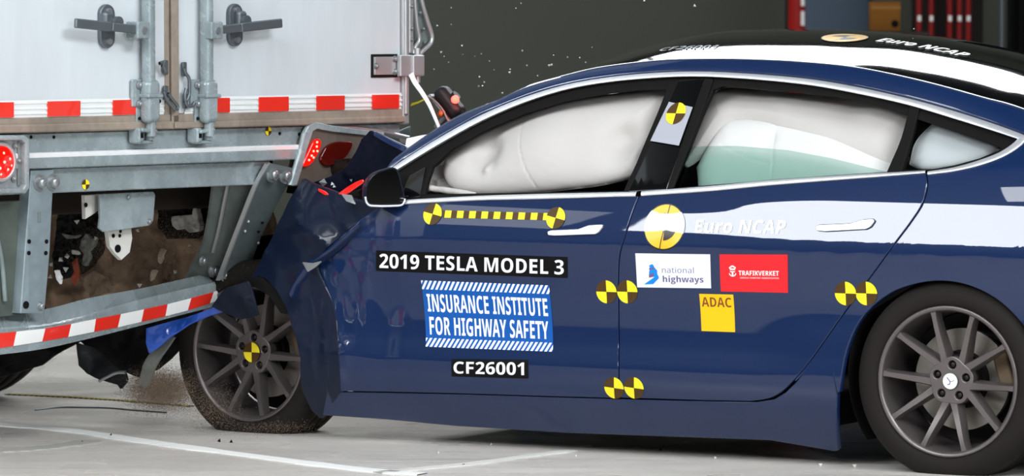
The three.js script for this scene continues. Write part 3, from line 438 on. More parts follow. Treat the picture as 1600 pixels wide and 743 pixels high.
sticker('institute_sign', frontDoor, [[658, 437.6], [858, 445.4], [864, 549], [665.5, 541]], textMat(1024, 512, (c, w, h) => {
  c.fillStyle = '#e9edf4'; c.fillRect(0, 0, w, h); c.fillStyle = '#1553a0'; c.fillRect(0, 68, w, h - 136);
  for (const [y0, y1] of [[0, 68], [h - 68, h]]) for (let x = -60; x < w + 60; x += 37) { c.beginPath(); c.moveTo(x + 40, y0); c.lineTo(x + 57, y0); c.lineTo(x + 17, y1); c.lineTo(x, y1); c.fill(); }
  c.fillStyle = '#f3f5fa'; const put = (t, y, x0, x1) => { c.font = 'bold 170px sans-serif'; const m = c.measureText(t).width; c.save(); c.translate(x0, y); c.scale((x1 - x0) / m, 1.12); c.fillText(t, 0, 0); c.restore(); };
  put('INSURANCE INSTITUTE', 240, 26, 1000); put('FOR HIGHWAY SAFETY', 417, 26, 990);
}), 'blue and white sign reading INSURANCE INSTITUTE FOR HIGHWAY SAFETY', 24);
sticker('sponsor_sticker', rearDoor, [[993, 395.4], [1110, 397], [1111.5, 450], [996, 448.5]], textMat(1024, 480, (c, w, h) => {
  c.fillStyle = '#dfe1ea'; c.fillRect(0, 0, w, h); c.fillStyle = '#1d82dc'; const P = (a) => { c.beginPath(); a.forEach(([x, y], i) => i ? c.lineTo(x, y) : c.moveTo(x, y)); c.fill(); };
  P([[95, 438], [250, 330], [180, 330], [175, 262], [195, 215], [180, 170], [222, 148], [240, 160], [256, 200], [290, 235], [290, 290], [310, 330], [305, 352], [225, 432]]);
  c.fillStyle = '#6a5a80'; P([[178, 205], [262, 195], [262, 215], [180, 232]]); P([[172, 290], [250, 275], [230, 330], [172, 342]]);
  c.fillStyle = '#7a7890'; c.font = '110px sans-serif'; c.save(); c.translate(345, 270); c.scale(460 / c.measureText('national').width, 1); c.fillText('national', 0, 0); c.restore();
  c.fillStyle = '#5b5678'; c.font = 'bold 118px sans-serif'; c.save(); c.translate(352, 400); c.scale(575 / c.measureText('highways').width, 1); c.fillText('highways', 0, 0); c.restore();
}), 'white sticker reading national highways with a blue map mark');
sticker('sponsor_sticker', rearDoor, [[1124.5, 397], [1231, 397.3], [1231.7, 457], [1126.5, 455]], textMat(1024, 560, (c, w, h) => {
  c.fillStyle = '#e02a30'; c.fillRect(0, 0, w, h); c.fillStyle = c.strokeStyle = '#ffe9e6'; c.font = 'bold 96px sans-serif'; c.save(); c.translate(280, 312); c.scale(610 / c.measureText('TRAFIKVERKET').width, 1); c.fillText('TRAFIKVERKET', 0, 0); c.restore();
  c.font = '34px sans-serif'; c.save(); c.translate(300, 360); c.scale(590 / c.measureText('SWEDISH TRANSPORT ADMINISTRATION').width, .9); c.fillText('SWEDISH TRANSPORT ADMINISTRATION', 0, 0); c.restore();
  c.lineWidth = 16; c.beginPath(); c.arc(190, 275, 50, R(10), R(170)); c.stroke(); c.fillRect(178, 255, 24, 60); c.fillRect(152, 252, 76, 14);
  for (const [x, y] of [[150, 200], [170, 184], [190, 176], [210, 184], [230, 200]]) { c.beginPath(); c.arc(x, y, 13, 0, 7); c.fill(); } c.fillRect(150, 210, 80, 26);
}), 'red sticker reading TRAFIKVERKET with a white crown mark');
sticker('sponsor_sticker', rearDoor, [[1092.7, 458.6], [1146, 459.8], [1149, 518.4], [1096.5, 516.6]], textMat(512, 560, (c, w, h) => { c.fillStyle = '#f3b818'; c.fillRect(0, 0, w, h); c.fillStyle = '#7a4526'; c.font = 'bold 190px sans-serif'; c.save(); c.translate(26, 192); c.scale(455 / c.measureText('ADAC').width, 1.05); c.fillText('ADAC', 0, 0); c.restore(); }), 'yellow sticker reading ADAC in brown');
const ncap = (c, w, h, k) => { c.fillStyle = '#15110c'; c.fillRect(0, 0, w, h); c.translate(w / 2, h / 2); c.fillStyle = '#f2b92a'; c.beginPath(); c.arc(0, 0, w * .478, 0, 7); c.fill(); c.fillStyle = '#241a14'; c.beginPath(); c.moveTo(0, 0); c.arc(0, 0, w * .30, Math.PI, Math.PI * 1.5); c.fill(); c.beginPath(); c.moveTo(0, 0); c.arc(0, 0, w * .30, 0, Math.PI * .5); c.fill(); c.rotate(R(9)); c.fillRect(-w * .012, -h / 2, w * .024, h); };
const ncapMat = phy({ color: 0xffffff, roughness: .3, clearcoat: 1, clearcoatRoughness: .02, map: canvas(256, 256, ncap) });
disc('rating_badge', rearDoor, 1038.5, 354, .078, ncapMat, 0, 'round yellow and black Euro NCAP badge');
const ncapText = canvas(1024, 200, (c, w, h) => { c.clearRect(0, 0, w, h); c.fillStyle = '#ffffff'; c.transform(1, 0, -.2, 1, 40, 0); c.font = 'bold 190px sans-serif'; const m = c.measureText('Euro NCAP').width; c.save(); c.translate(10, 160); c.scale(945 / m, 1); c.fillText('Euro NCAP', 0, 0); c.restore(); });
sticker('lettering', rearDoor, [[1080, 339.5], [1236, 340.5], [1236, 371], [1080, 369]], std(0xffffff, .4, 0, { map: ncapText, transparent: true }), 'white slanted lettering Euro NCAP on the rear door');
sticker('paper_label', car, [[1045.6, 158.8], [1082.7, 167.2], [1061, 227.3], [1016.4, 219.8]], std(0x9fa0a9, .6), 'white paper label on the door pillar', 8);
disc('crosshair_sticker', car, 1056.8, 176.8, .0365, quadMat, 0, 'yellow and black crosshair on the white pillar label', .004);
// stickers on the roof
function onRoof(x, y) { const [o, d] = local(CAR, x, y); let t = 13.2, p; for (let i = 0; i < 4000; i++) { t += .001; p = [o.x + d.x * t, o.y + d.y * t, o.z + d.z * t]; if (p[2] < railZ(p[0]) && p[1] <= roofV(p[0], p[2])) return p; } return p; }
{
  const a = onRoof(1320, 59.5), rr = [.02, .5, 1].map((k) => Array.from({ length: 41 }, (_, i) => { const q = i / 40 * Math.PI * 2, u = a[0] + Math.cos(q) * .082 * k, w = a[2] - Math.sin(q) * .082 * k; return [u, roofV(u, w) + .003, w]; })), o = grid(rr), uv = o.attributes.uv;
  for (let k = 0; k < 3; k++) for (let i = 0; i < 41; i++) { const q = i / 40 * Math.PI * 2, kk = [.02, .5, 1][k]; uv.setXY(k * 41 + i, .5 + Math.cos(q) * .5 * kk, .5 + Math.sin(q) * .5 * kk); }
  mesh('rating_badge', o, ncapMat, roof, 'round yellow and black Euro NCAP badge on the roof');
  const rows = []; for (let i = 0; i <= 8; i++) rows.push(Array.from({ length: 25 }, (_, j) => { const u = a[0] + .115 + .36 * j / 24, w = a[2] - .055 + .10 * i / 8; return [u, roofV(u, w) + .003, w]; }));
  mesh('lettering', grid(rows), std(0xffffff, .4, 0, { map: ncapText, transparent: true }), roof, 'white slanted lettering Euro NCAP on the roof');
  const b = onRoof(1075, 74), row2 = []; for (let i = 0; i <= 8; i++) row2.push(Array.from({ length: 25 }, (_, j) => { const u = b[0] - .11 + .24 * j / 24, w = b[2] - .02 + .06 * i / 8; return [u, roofV(u, w) + .003, w]; }));
  mesh('lettering', grid(row2), std(0xffffff, .5, 0, { transparent: true, map: canvas(512, 128, (c) => { c.clearRect(0, 0, 512, 128); c.fillStyle = '#70747a'; c.font = 'bold 118px sans-serif'; c.save(); c.translate(8, 106); c.scale(496 / c.measureText('CF26001').width, 1); c.fillText('CF26001', 0, 0); c.restore(); }) }), roof, 'pale lettering CF26001 at the front edge of the roof');
}

// ---- the crushed front
const crush = (amp, sx, sy, s) => (u, v) => amp * (ridge(u * sx, v * sy, s) - .3) + amp * .5 * fbm(u * 9, v * 9, s + 3);
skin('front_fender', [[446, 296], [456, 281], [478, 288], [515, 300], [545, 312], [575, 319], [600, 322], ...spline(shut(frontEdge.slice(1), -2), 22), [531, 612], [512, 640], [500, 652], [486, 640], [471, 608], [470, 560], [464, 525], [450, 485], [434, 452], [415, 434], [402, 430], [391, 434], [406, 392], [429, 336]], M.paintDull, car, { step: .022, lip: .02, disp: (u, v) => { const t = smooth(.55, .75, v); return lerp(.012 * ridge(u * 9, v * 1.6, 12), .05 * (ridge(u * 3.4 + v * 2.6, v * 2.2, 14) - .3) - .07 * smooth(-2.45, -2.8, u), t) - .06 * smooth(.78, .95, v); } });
mesh('folded_edge', grid((() => { const a = spline([[563, 345], [530, 372], [500, 397], [482, 409], [466, 430], [453, 450]], 40).map((p) => cw(p[0], p[1], .02)), b = spline([[566, 357], [538, 384], [508, 408], [490, 424], [474, 446], [460, 470]], 40).map((p) => cw(p[0], p[1], .0)); return [0, .25, .5, .75, 1].map((t) => a.map((p, i) => [lerp(p[0], b[i][0], t), lerp(p[1], b[i][1], t), lerp(p[2], b[i][2], t) + .022 * Math.sin(Math.PI * t) + .006 * noise(i / 4, t * 3, 17)])); })()), M.paint, car);
mesh('torn_metal', sheet(cpoly([[482, 409], [497, 410.5], [512, 407], [503, 415], [490, 423]]), (u, v) => W(u, v) + .04 + .5 * (u + 2.45) * .1, { step: .02, lip: .004 }), M.bolt, car, 'bare torn metal corner at the front of the door');
mesh('torn_metal', sheet(cpoly([[541, 303], [556, 305], [562, 318], [548, 313]]), (u, v) => W(u, v) + .03, { step: .02, lip: .004 }), M.bolt, car);
// bonnet folded up against the trailer, windscreen base
function plane(off, slope = 0) { return (u, v) => -.02 + off + slope * (u + 2.4); }
const crumple = (name, pts, off, mat, amp, s, o = {}) => { const f = plane(off, o.slope); const poly = pts.map(([x, y]) => onW(CAR, x, y, f).slice(0, 2)); return mesh(name, sheet(poly, (u, v) => f(u, v) + amp * (ridge(u * (o.sx ?? 5), v * (o.sy ?? 5), s) - .2) + amp * .4 * fbm(u * 14, v * 14, s + 2), { step: o.step ?? .025, lip: o.lip ?? .012 }), mat, o.parent ?? car, o.label); };
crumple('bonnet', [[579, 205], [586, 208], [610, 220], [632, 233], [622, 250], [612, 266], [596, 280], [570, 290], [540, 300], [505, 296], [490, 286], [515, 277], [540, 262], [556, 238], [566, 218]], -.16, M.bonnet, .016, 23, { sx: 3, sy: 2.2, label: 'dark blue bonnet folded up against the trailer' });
crumple('bonnet_edge', [[585, 206.5], [610, 218.5], [634, 231], [630, 236], [606, 223.5], [584, 211]], -.12, M.paint, .01, 27);
crumple('inner_fender', [[450, 278], [470, 262], [500, 255], [545, 248], [600, 258], [640, 262], [620, 300], [580, 320], [520, 310], [455, 300]], -.34, M.wreckDark, .05, 31, { label: 'dark crushed inner bodywork behind the folded bonnet' });
crumple('cowl_panel', [[588, 330], [560, 300], [600, 270], [640, 236], [690, 196], [730, 180], [760, 190], [700, 240], [640, 300]], -.30, M.black, .01, 37);
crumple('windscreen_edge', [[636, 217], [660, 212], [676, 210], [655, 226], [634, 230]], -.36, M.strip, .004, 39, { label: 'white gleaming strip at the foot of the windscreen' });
for (const [pts, s] of [[[[529, 303], [541, 294], [556, 285], [566, 281], [567, 284], [556, 292], [540, 303], [531, 304.5]], 3], [[[497, 295.5], [507, 299.5], [514, 305], [508, 304], [498, 298]], 5]]) crumple('lamp_shard', pts, -.04, M.lampRed, .004, s, { lip: .006, label: 'broken strip of red lamp lens' });
for (const [x, y, r] of [[505, 285, .018], [519, 287, .008], [522, 291, .007], [549, 281, .007]]) { const p = onZ(CAR, x, y, -.04); mesh('metal_shard', at(new THREE.TetrahedronGeometry(r), p[0], p[1], p[2], 1, x, y), M.bolt, car); }
// bumper corner, lamp body, liner pieces under the guard
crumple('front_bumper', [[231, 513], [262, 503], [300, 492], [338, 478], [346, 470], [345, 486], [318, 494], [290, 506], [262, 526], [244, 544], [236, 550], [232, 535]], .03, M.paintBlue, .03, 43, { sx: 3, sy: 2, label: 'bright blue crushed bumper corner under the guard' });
crumple('bumper_lining', [[216, 598], [226, 570], [240, 545], [262, 525], [272, 526], [258, 548], [244, 570], [232, 596], [224, 605]], -.02, M.wreckGrey, .02, 45, { label: 'scuffed grey bumper lining strip' });
crumple('headlamp', [[125, 536], [142, 544], [166, 560], [186, 574], [197, 581], [197, 594], [190, 606], [184, 600], [158, 592], [138, 582], [126, 570]], -.05, M.plastic, .03, 47, { label: 'dark broken headlamp body hanging over the floor' });
mesh('headlamp_trim', tube([[155, 595], [168, 588], [182, 582], [196, 581]].map(([x, y]) => V(...onZ(CAR, x, y, .02))), .006, 20), M.bolt, car);
crumple('front_undertray', [[-40, 548], [60, 540], [150, 520], [240, 500], [330, 470], [350, 455], [352, 480], [300, 520], [262, 560], [246, 575], [220, 590], [190, 575], [140, 548], [122, 532], [60, 570], [-40, 600]], -.22, M.black, .03, 49, { step: .05 });
crumple('crushed_front', [[70, 300], [150, 285], [250, 283], [345, 285], [420, 300], [440, 360], [400, 430], [330, 445], [200, 470], [80, 490], [40, 400]], -.42, M.wreck, .06, 53, { step: .03, label: 'dust-covered crushed front end behind the guard' });
crumple('wheel_liner', [[384, 432], [410, 436], [436, 455], [452, 490], [440, 488], [420, 460], [398, 448], [376, 446]], .0, M.liner, .012, 57);
crumple('fender_liner', [[332, 478], [352, 452], [384, 440], [396, 462], [400, 492], [372, 498], [345, 486]], .045, std(0x0b1322, .6), .03, 59, { label: 'torn dark liner hanging over the front wheel' });
// ---------------------------------------------------------------- lamp thrown up beyond the bonnet, strap, strip
// ---------------------------------------------------------------- the trailer
const trailer = thing('semi_trailer', 'white and grey trailer rear with red striped doors and bent guard', 'trailer');
trailer.position.set(TRL.ox, 0, TRL.oz); trailer.rotation.y = TRL.angle;
const tp = (x, y, z = 0) => onZ(TRL, x, y, z), tpoly = (pts, z = 0) => pts.map(([x, y]) => tp(x, y, z).slice(0, 2));
const tbox = (name, x0, y0, x1, y1, z, depth, mat, parent = trailer, r = .004, lab) => { const a = tp(x0, y0, z), b = tp(x1, y1, z), w = Math.abs(b[0] - a[0]), h = Math.abs(b[1] - a[1]); return mesh(name, rbox(w, h, depth, r).translate((a[0] + b[0]) / 2, (a[1] + b[1]) / 2, z - depth / 2), mat, parent, lab); };
const tplate = (name, pts, z, depth, mat, parent = trailer, bevel = .003, lab) => mesh(name, plate(tpoly(pts, z), z, depth, bevel), mat, parent, lab);
const tcyl = (name, x, y, z, r, h, mat, parent = trailer, n = 18) => { const p = tp(x, y, z); return mesh(name, merged([cyl(r, h, n).rotateX(Math.PI / 2)]).translate(p[0], p[1], z - h / 2), mat, parent); };
const bolt = (x, y, z, r, parent, name = 'bolt', mat = M.bolt) => { const p = tp(x, y, z); return mesh(name, merged([cyl(r, r * .9, 6).rotateX(Math.PI / 2), cyl(r * 1.35, r * .3, 20).rotateX(Math.PI / 2).translate(0, 0, -r * .4), new THREE.SphereGeometry(r * .7, 12, 6).scale(1, 1, .5).translate(0, 0, r * .4)]).translate(p[0], p[1], z + r * .4), mat, parent); };
const hole = (x, y, z, r, parent = trailer) => { const p = tp(x, y, z); return mesh('hole', cyl(r, .002, 16).rotateX(Math.PI / 2).translate(p[0], p[1], z + .0008), M.hole, parent); };
const X = (x, y = 150, z = .022) => tp(x, y, z)[0], yD = tp(300, 186, .03)[1], TOP = 3.95;        // lower door edge and roof height in metres
const xl = X(262, 100, .028), xr = X(279, 100, .03), xe = X(628, 100, .03);
// box behind the doors, rear frame
const xL = 2 * (xl + xr) / 2 - X(640);
mesh('box_body', rbox(X(640) - xL - .01, TOP - 1.12, 4.2, .02).translate((X(640) + xL) / 2, (TOP + 1.12) / 2, -2.16), M.door, trailer);
const doorRange = [[xL + .03, xl], [xr, xe]], doors = [];
for (const [a, b] of doorRange) {
  const d = mesh('rear_door', rbox(b - a, TOP - .06 - yD - .02, .045, .004).translate((a + b) / 2, (TOP - .06 + yD + .02) / 2, 0), M.door, trailer); doors.push(d);
}
const dz = .024;
// ribbed aluminium strip with the red reflectors
const rowY = tp(430, 162)[1], stripH = .062;
function ribs(parent, a, b) { const prof = [[-.031, 0], [-.031, .004], [-.02, .004], [-.017, .008], [-.012, .008], [-.009, .004], [-.003, .004], [0, .008], [.005, .008], [.008, .004], [.016, .004], [.019, .008], [.024, .008], [.027, .003], [.031, .003], [.031, 0]]; return mesh('ribbed_strip', toCreasedNormals(grid(prof.map(([y, z]) => [[a, rowY + y, dz + z], [b, rowY + y, dz + z]])), .5), M.doorRib, parent); }
ribs(doors[0], xL + .03, xl - .02); ribs(doors[1], xr + .03, xe);
const reds = [[-28, 22], [75, 126], [177, 213], [333, 359.5], [405, 451.5], [495, 539], [582, 624]];
for (const [x0, x1] of reds) { const a = X(x0, 162, .035), b = X(x1, 162, .035), i = x0 < 265 ? 0 : 1; mesh('red_reflector', rbox(b - a, .0515, .004, .001).translate((a + b) / 2, rowY, dz + .009), M.red, doors[i]); }
// rubber seals and centre frame
const seal = (name, x0, x1, y0, y1, z, mat, d = .03, parent = trailer) => mesh(name, rbox(x1 - x0, y1 - y0, d, .006).translate((x0 + x1) / 2, (y0 + y1) / 2, z), mat, parent);
const yB = tp(300, 201, .03)[1];
seal('centre_gap', xl - .002, xr + .002, yB, TOP - .06, -.02, M.gap, .03);
seal('door_seal', xl - .012, xl + .012, yB + .01, TOP - .06, .012, M.sealGrey, .03, doors[0]); seal('door_seal', xl + .018, xr + .004, yB, TOP - .06, .014, M.sealGrey, .034, doors[1]);
seal('bottom_seal', xL, xl + .012, yB, yD + .02, .006, M.sealGrey, .05, doors[0]); seal('bottom_seal', xl + .02, xe + .02, yB, yD + .02, .006, M.sealGrey, .05, doors[1]);
seal('bottom_lip', xL, xl + .012, yB + .002, yB + .03, .026, M.sealGrey, .03, doors[0]); seal('bottom_lip', xl + .024, xe + .01, yB + .002, yB + .026, .026, M.sealGrey, .03, doors[1]);
seal('corner_post', xe + .002, X(640, 100, .035), yB - .005, TOP, .0, M.alu, .07); seal('corner_post_ridge', X(634, 100, .045), X(639.5, 100, .045), yB + .03, TOP, .035, M.alu, .02);
// lock rods with their keepers
for (const [cx, i, dir] of [[232, 0, -1], [323, 1, 1]]) {
  const d = doors[i], x = X(cx, 100, .055), yT = tp(cx, 126)[1];
  mesh('lock_rod', cyl(.0235, TOP - .1 - yT, 24).translate(x, (TOP - .1 + yT) / 2, .055), M.galv, d);
  const y0 = tp(cx, 193, .08)[1], y1 = tp(cx, 124, .08)[1], ym = tp(cx, 150, .08)[1];
  mesh('rod_guide', merged([rbox(.068, y1 - y0, .05, .022, 4).translate(x + .004, (y0 + y1) / 2, .058), rbox(.074, .014, .062, .006).translate(x + .004, ym, .058), rbox(.06, (y1 - y0) * .62, .014, .006).translate(x - .034, y1 - (y1 - y0) * .31, .034), rbox(.05, (y1 - y0) * .96, .012, .006).translate(x - .018, (y0 + y1) / 2, .034)]), M.galv, d);
  for (const py of [133, 162]) bolt(cx - 14, py, .044, .011, d);
  hole(cx - 14, 185, .044, .006, d);
  mesh('rod_end', cyl(.018, .05, 16).translate(x + .01, y0 - .02, .055), M.galv, d);
  const ky = tp(cx, 211, .05)[1];
  mesh('cam_keeper', merged([at(rbox(.032, .055, .05, .010), x - .036, ky, .03, 0, .2, 0), at(rbox(.075, .014, .045, .006), x - .005, ky + .016, .045, 0, 0, .1 * dir), at(cyl(.017, .04, 18), x + .018, ky + .002, .04), rbox(.07, .012, .04, .005).translate(x - .005, ky - .024, .03)]), M.galv, trailer);
  mesh('keeper_slot', rbox(.012, .018, .004, .001).translate(x - .034, ky, .056), M.hole, trailer);
  // handle hub and bar
  const hx = X(dir < 0 ? 168.5 : 369, 40, .04), hy = tp(dir < 0 ? 168.5 : 369, dir < 0 ? 41 : 39, .04)[1];
  mesh('handle_hub', merged([(() => { const s = new THREE.Shape(), r = .031, h = .072; s.absarc(0, h - r, r, 0, Math.PI); s.absarc(0, -h + r, r, Math.PI, Math.PI * 2); s.lineTo(r, h - r); return new THREE.ExtrudeGeometry(s, { depth: .012, bevelEnabled: true, bevelSize: .003, bevelThickness: .003, bevelSegments: 2, curveSegments: 16 }).translate(hx, hy, .026); })(), at(rbox(.045, .06, .03, .012), hx + .012 * -dir * -1, hy + .02, .05), at(cyl(.02, .03, 18), hx + .016, hy + .014, .066, Math.PI / 2)]), M.castSteel, d);
  for (const o of [.052, -.052]) mesh('hub_bolt', at(cyl(.011, .012, 6), hx, hy + o, .047, Math.PI / 2), M.bolt, d);
  const hz = .085, h0 = dir < 0 ? tp(117, 36, hz) : tp(440, 36, hz), h1 = dir < 0 ? tp(224, 47, hz) : tp(336, 47.5, hz), hm = dir < 0 ? tp(174, 42, hz) : tp(376, 43, hz);
  const barAt = (a, b, w) => at(rbox(Math.hypot(b[0] - a[0], b[1] - a[1]), w, .014, .005), (a[0] + b[0]) / 2, (a[1] + b[1]) / 2, hz, 0, 0, Math.atan((b[1] - a[1]) / (b[0] - a[0])));
  mesh('handle_bar', merged([barAt(h0, hm, .033), barAt(hm, h1, .030)]), M.castSteel, d);
  const cl = tp(dir < 0 ? 225 : 340, 48, .10)[0];
  mesh('rod_clamp', merged([rbox(.06, .06, .06, .006).translate(cl, h1[1], .07)]), M.galv, d);
  mesh('clamp_rivet', at(cyl(.011, .01, 16), cl, h1[1], .103, Math.PI / 2), M.bolt, d);
}
// door hold-back hooks between the rods
for (const [pts, i] of [[[[249, 99], [254, 98], [256, 106], [259, 112], [257, 106], [253, 102]], 0], [[[256, 142], [258, 150], [268, 165], [274, 171], [278, 168], [270, 156], [262, 146]], 0], [[[287, 106], [290, 114], [295, 122], [296, 135], [295, 150], [290, 158], [289, 148], [291, 138]], 1], [[[289, 158], [293, 165], [300, 165], [304, 160]], 1]]) mesh('hook', tube(pts.map(([x, y]) => V(...tp(x, y, .05))), .0062, 40, 8), M.castSteel, doors[i]);
for (const [x, y, i] of [[257, 105, 0], [257, 145, 0], [286, 108, 1], [288, 158, 1]]) mesh('hook_plate', rbox(.022, .05, .01, .004).translate(tp(x, y, .03)[0], tp(x, y, .03)[1], .035), M.castSteel, doors[i]);
hole(249, 158, .034, .007, doors[0]);
// hinge and corner hardware at the right edge
const hy0 = tp(600, 119)[1], hy1 = tp(600, 86)[1];
mesh('hinge', merged([rbox(X(622, 100, .03) - X(584, 100, .03), hy1 - hy0 - .012, .012, .002).translate((X(584, 100, .03) + X(622, 100, .03)) / 2, (hy0 + hy1) / 2, .03), rbox(X(661, 100, .06) - X(626, 100, .06), hy1 - hy0, .02, .004).translate((X(626, 100, .06) + X(661, 100, .06)) / 2, (hy0 + hy1) / 2, .05), rbox(X(661, 100, .06) - X(643, 100, .06), hy1 - hy0, .08, .006).translate((X(643, 100, .06) + X(661, 100, .06)) / 2, (hy0 + hy1) / 2, .03)]), M.alu, doors[1]);
mesh('hinge_gasket', rbox(X(622, 100, .03) - X(581.5, 100, .03), hy1 - hy0 + .008, .006, .002).translate((X(581.5, 100, .03) + X(622, 100, .03)) / 2, (hy0 + hy1) / 2, .025), M.gap, doors[1]);
for (const [x, y, z] of [[588, 103, .037], [617, 92, .037], [617, 112, .037]]) bolt(x, y, z, .009, doors[1]);
mesh('hinge_pin', cyl(.012, hy1 - hy0 + .05, 14).translate(X(655, 100, .05), (hy0 + hy1) / 2, .04), M.alu, doors[1]);
mesh('corner_frame', merged([tube([[655, -60], [659, 0], [667, 30], [675, 58], [673, 67], [660, 80], [655, 86]].map(([x, y]) => V(...tp(x, y, .02))), .008, 60, 8), tube([[646, -60], [648, 0], [652, 40], [655, 62], [648, 75], [645, 84]].map(([x, y]) => V(...tp(x, y, .03))), .007, 50, 8)]), M.alu, trailer);
tplate('corner_plate', [[647, -60], [655, -60], [659, 0], [674, 60], [650, 80], [648, 40]], .0, .01, M.galvDull, trailer, .002);
seal('corner_rail', X(640, 100, .045), X(647, 100, .045), hy1 + .005, TOP, .02, M.alu, .05);
for (const y of [10, 45, 62]) bolt(643.5, y, .046, .006, trailer, 'rivet');
for (const [x, y] of [[657, 20], [662, 45], [652, 63], [664, 66]]) bolt(x, y, .012, .005, trailer, 'rivet');

// rear sill of the chassis, lip and bumper beam
const sy = (y) => tp(200, y)[1];
seal('chassis_sill', xL - .02, X(632), sy(240), yB - .002, -.03, M.galv, .06);
mesh('sill_lip', merged([rbox(X(478) - xL + .02, .02, .05, .006).translate((X(478) + xL - .02) / 2, sy(238), .0)]), std(0xf0f3f4, .32, .3), trailer);
seal('sill_flange', xL - .02, X(478), sy(258), sy(240), .01, M.galv, .03);
seal('bumper_beam', xL - .02, X(432), tp(200, 297)[1], sy(258), -.02, M.galv, .02);
for (const [x0, x1, y] of [[136, 165, 236.5], [250, 278, 233], [353, 374, 231], [438, 458, 231]]) tbox('weld_bead', x0, y, x1, y + 2.5, .004, .008, M.alu, trailer, .003);
for (const [x, y] of [[84, 214], [437, 208.5], [467, 209.5], [48.5, 214]]) hole(x, y, .001, .006);
const tq = (x, y, r, z) => { const p = tp(x, y, z); return mesh('crosshair_sticker', new THREE.CircleGeometry(r, 32).translate(p[0], p[1], z), quadMat, trailer); };
tq(419.5, 204.5, .016, .003); tq(134, 288, .0175, -.007);
// upper edge of the sill towards the right, bent down
mesh('sill_end', grid([0, 1, 2, 3].map((k) => spline([[478, 193], [520, 194], [560, 197], [600, 203], [640, 212]].map(([x, y]) => [x, y + k * 5]), 30).map((p) => tp(p[0], p[1], .005 + (k === 1 ? .03 : 0) - k * .008)))), M.alu, trailer);
tplate('end_bracket', [[606, 212], [642, 197], [642, 218], [628, 222], [612, 220]], -.05, .012, M.galvDull);

// tail lamp boxes
{
  const g = tplate('lamp_box', [[-60, 211], [40, 211], [47, 218], [47, 294], [41, 302], [-60, 304]], .02, .09, M.galv, trailer, .008);
  tplate('box_rim', [[-60, 211], [40, 211], [47, 218], [47, 294], [41, 302], [-60, 304], [-60, 296], [36, 294], [40, 288], [40, 224], [35, 219], [-60, 219]], .05, .04, M.galv, g, .006);
  tplate('box_side', [[28, 222], [41, 222], [41, 290], [28, 290]], .026, .006, M.galvDull, g, .002);
  const p = tp(3, 253, .03);
  mesh('lamp_gasket', at(new THREE.TorusGeometry(.060, .009, 12, 48), p[0], p[1], .024), M.alu, g);
  const lens = mesh('tail_lamp', at(new THREE.SphereGeometry(.057, 40, 20, 0, Math.PI * 2, 0, Math.PI / 2).rotateX(Math.PI / 2).scale(1, 1, .3), p[0], p[1], .026), M.lampRed, g, 'lit round red tail lamp');
  mesh('lamp_led', merged([[0, .03], [-.027, .012], [.027, .01], [-.017, -.02], [.018, -.025], [0, 0], [-.03, -.01], [.035, -.012], [-.01, -.04]].map(([a, b]) => new THREE.SphereGeometry(.0055, 8, 6).translate(p[0] + a, p[1] + b, .026 + .0165 * (1 - (a * a + b * b) / .0034)))), M.lampLed, g); void lens;
  const l = new THREE.PointLight(0xff2010, .01); l.name = 'tail_lamp_light'; l.position.set(p[0], p[1], .12); trailer.add(l);
  for (const [x, y] of [[24, 228], [22, 279], [30, 251]]) bolt(x, y, .028, .007, g, 'rivet');
}
{
  // right lamp box: its face is turned out towards the car
  const B = (pts, f, depth, mat, name, bevel, parent = trailer, lab) => { const poly = (name.endsWith('lamp') ? spline([...pts, pts[0]], 48).slice(0, -1) : pts).map(([x, y]) => tp(x, y, f(0))); return mesh(name, sheet(poly.map((p) => p.slice(0, 2)), (a) => f(a), { step: .03, lip: depth }), mat, parent, lab); };
  const xb = X(474, 240), f = (x) => .03 + .0 * (x - xb);
  const g = B([[484, 197], [495, 193], [520, 199], [562, 205], [600, 210], [604, 240], [586, 268], [540, 285], [480, 288], [458, 290], [468, 258], [474, 220]], f, .05, std(0x83776d, .55, .3, { map: galvTex }), 'lamp_box', 0, trailer, 'dusty bent lamp box beside the crushed bonnet');
  B([[484, 197], [495, 192], [520, 197], [562, 203], [600, 208], [600, 214], [562, 209], [520, 204.5], [496, 200], [489, 204], [478, 238], [472, 262], [464, 288], [456, 289], [464, 262], [472, 236], [478, 208]], (x) => .045, .02, M.galv, 'box_rim', 0, g);
  B([[494, 219], [499, 218], [501.5, 223], [500, 232], [494, 244], [485, 256], [476, 259], [478, 250], [485, 235], [490, 224]], (x) => .05, .012, M.lampRed, 'tail_lamp', 0, g, 'lit red tail lamp seen edge on');
  mesh('lamp_led', merged([[495.5, 222], [495, 229], [490, 236], [496, 236], [487, 243], [483, 250], [490, 246]].map(([x, y]) => new THREE.SphereGeometry(.0045, 8, 6).translate(...tp(x, y, .051)))), M.lampLed, g);
  B([[510, 232], [520, 225], [536, 222], [550, 224], [545, 238], [536, 248], [522, 256], [508, 257], [503, 248]], (x) => .045, .02, M.redDark, 'dark_lamp', 0, g, 'unlit dark red lamp');
  const p = tp(494, 240, .1), l = new THREE.PointLight(0xff2010, .01); l.name = 'tail_lamp_light'; l.position.set(p[0] + .02, p[1], .13); trailer.add(l);
}
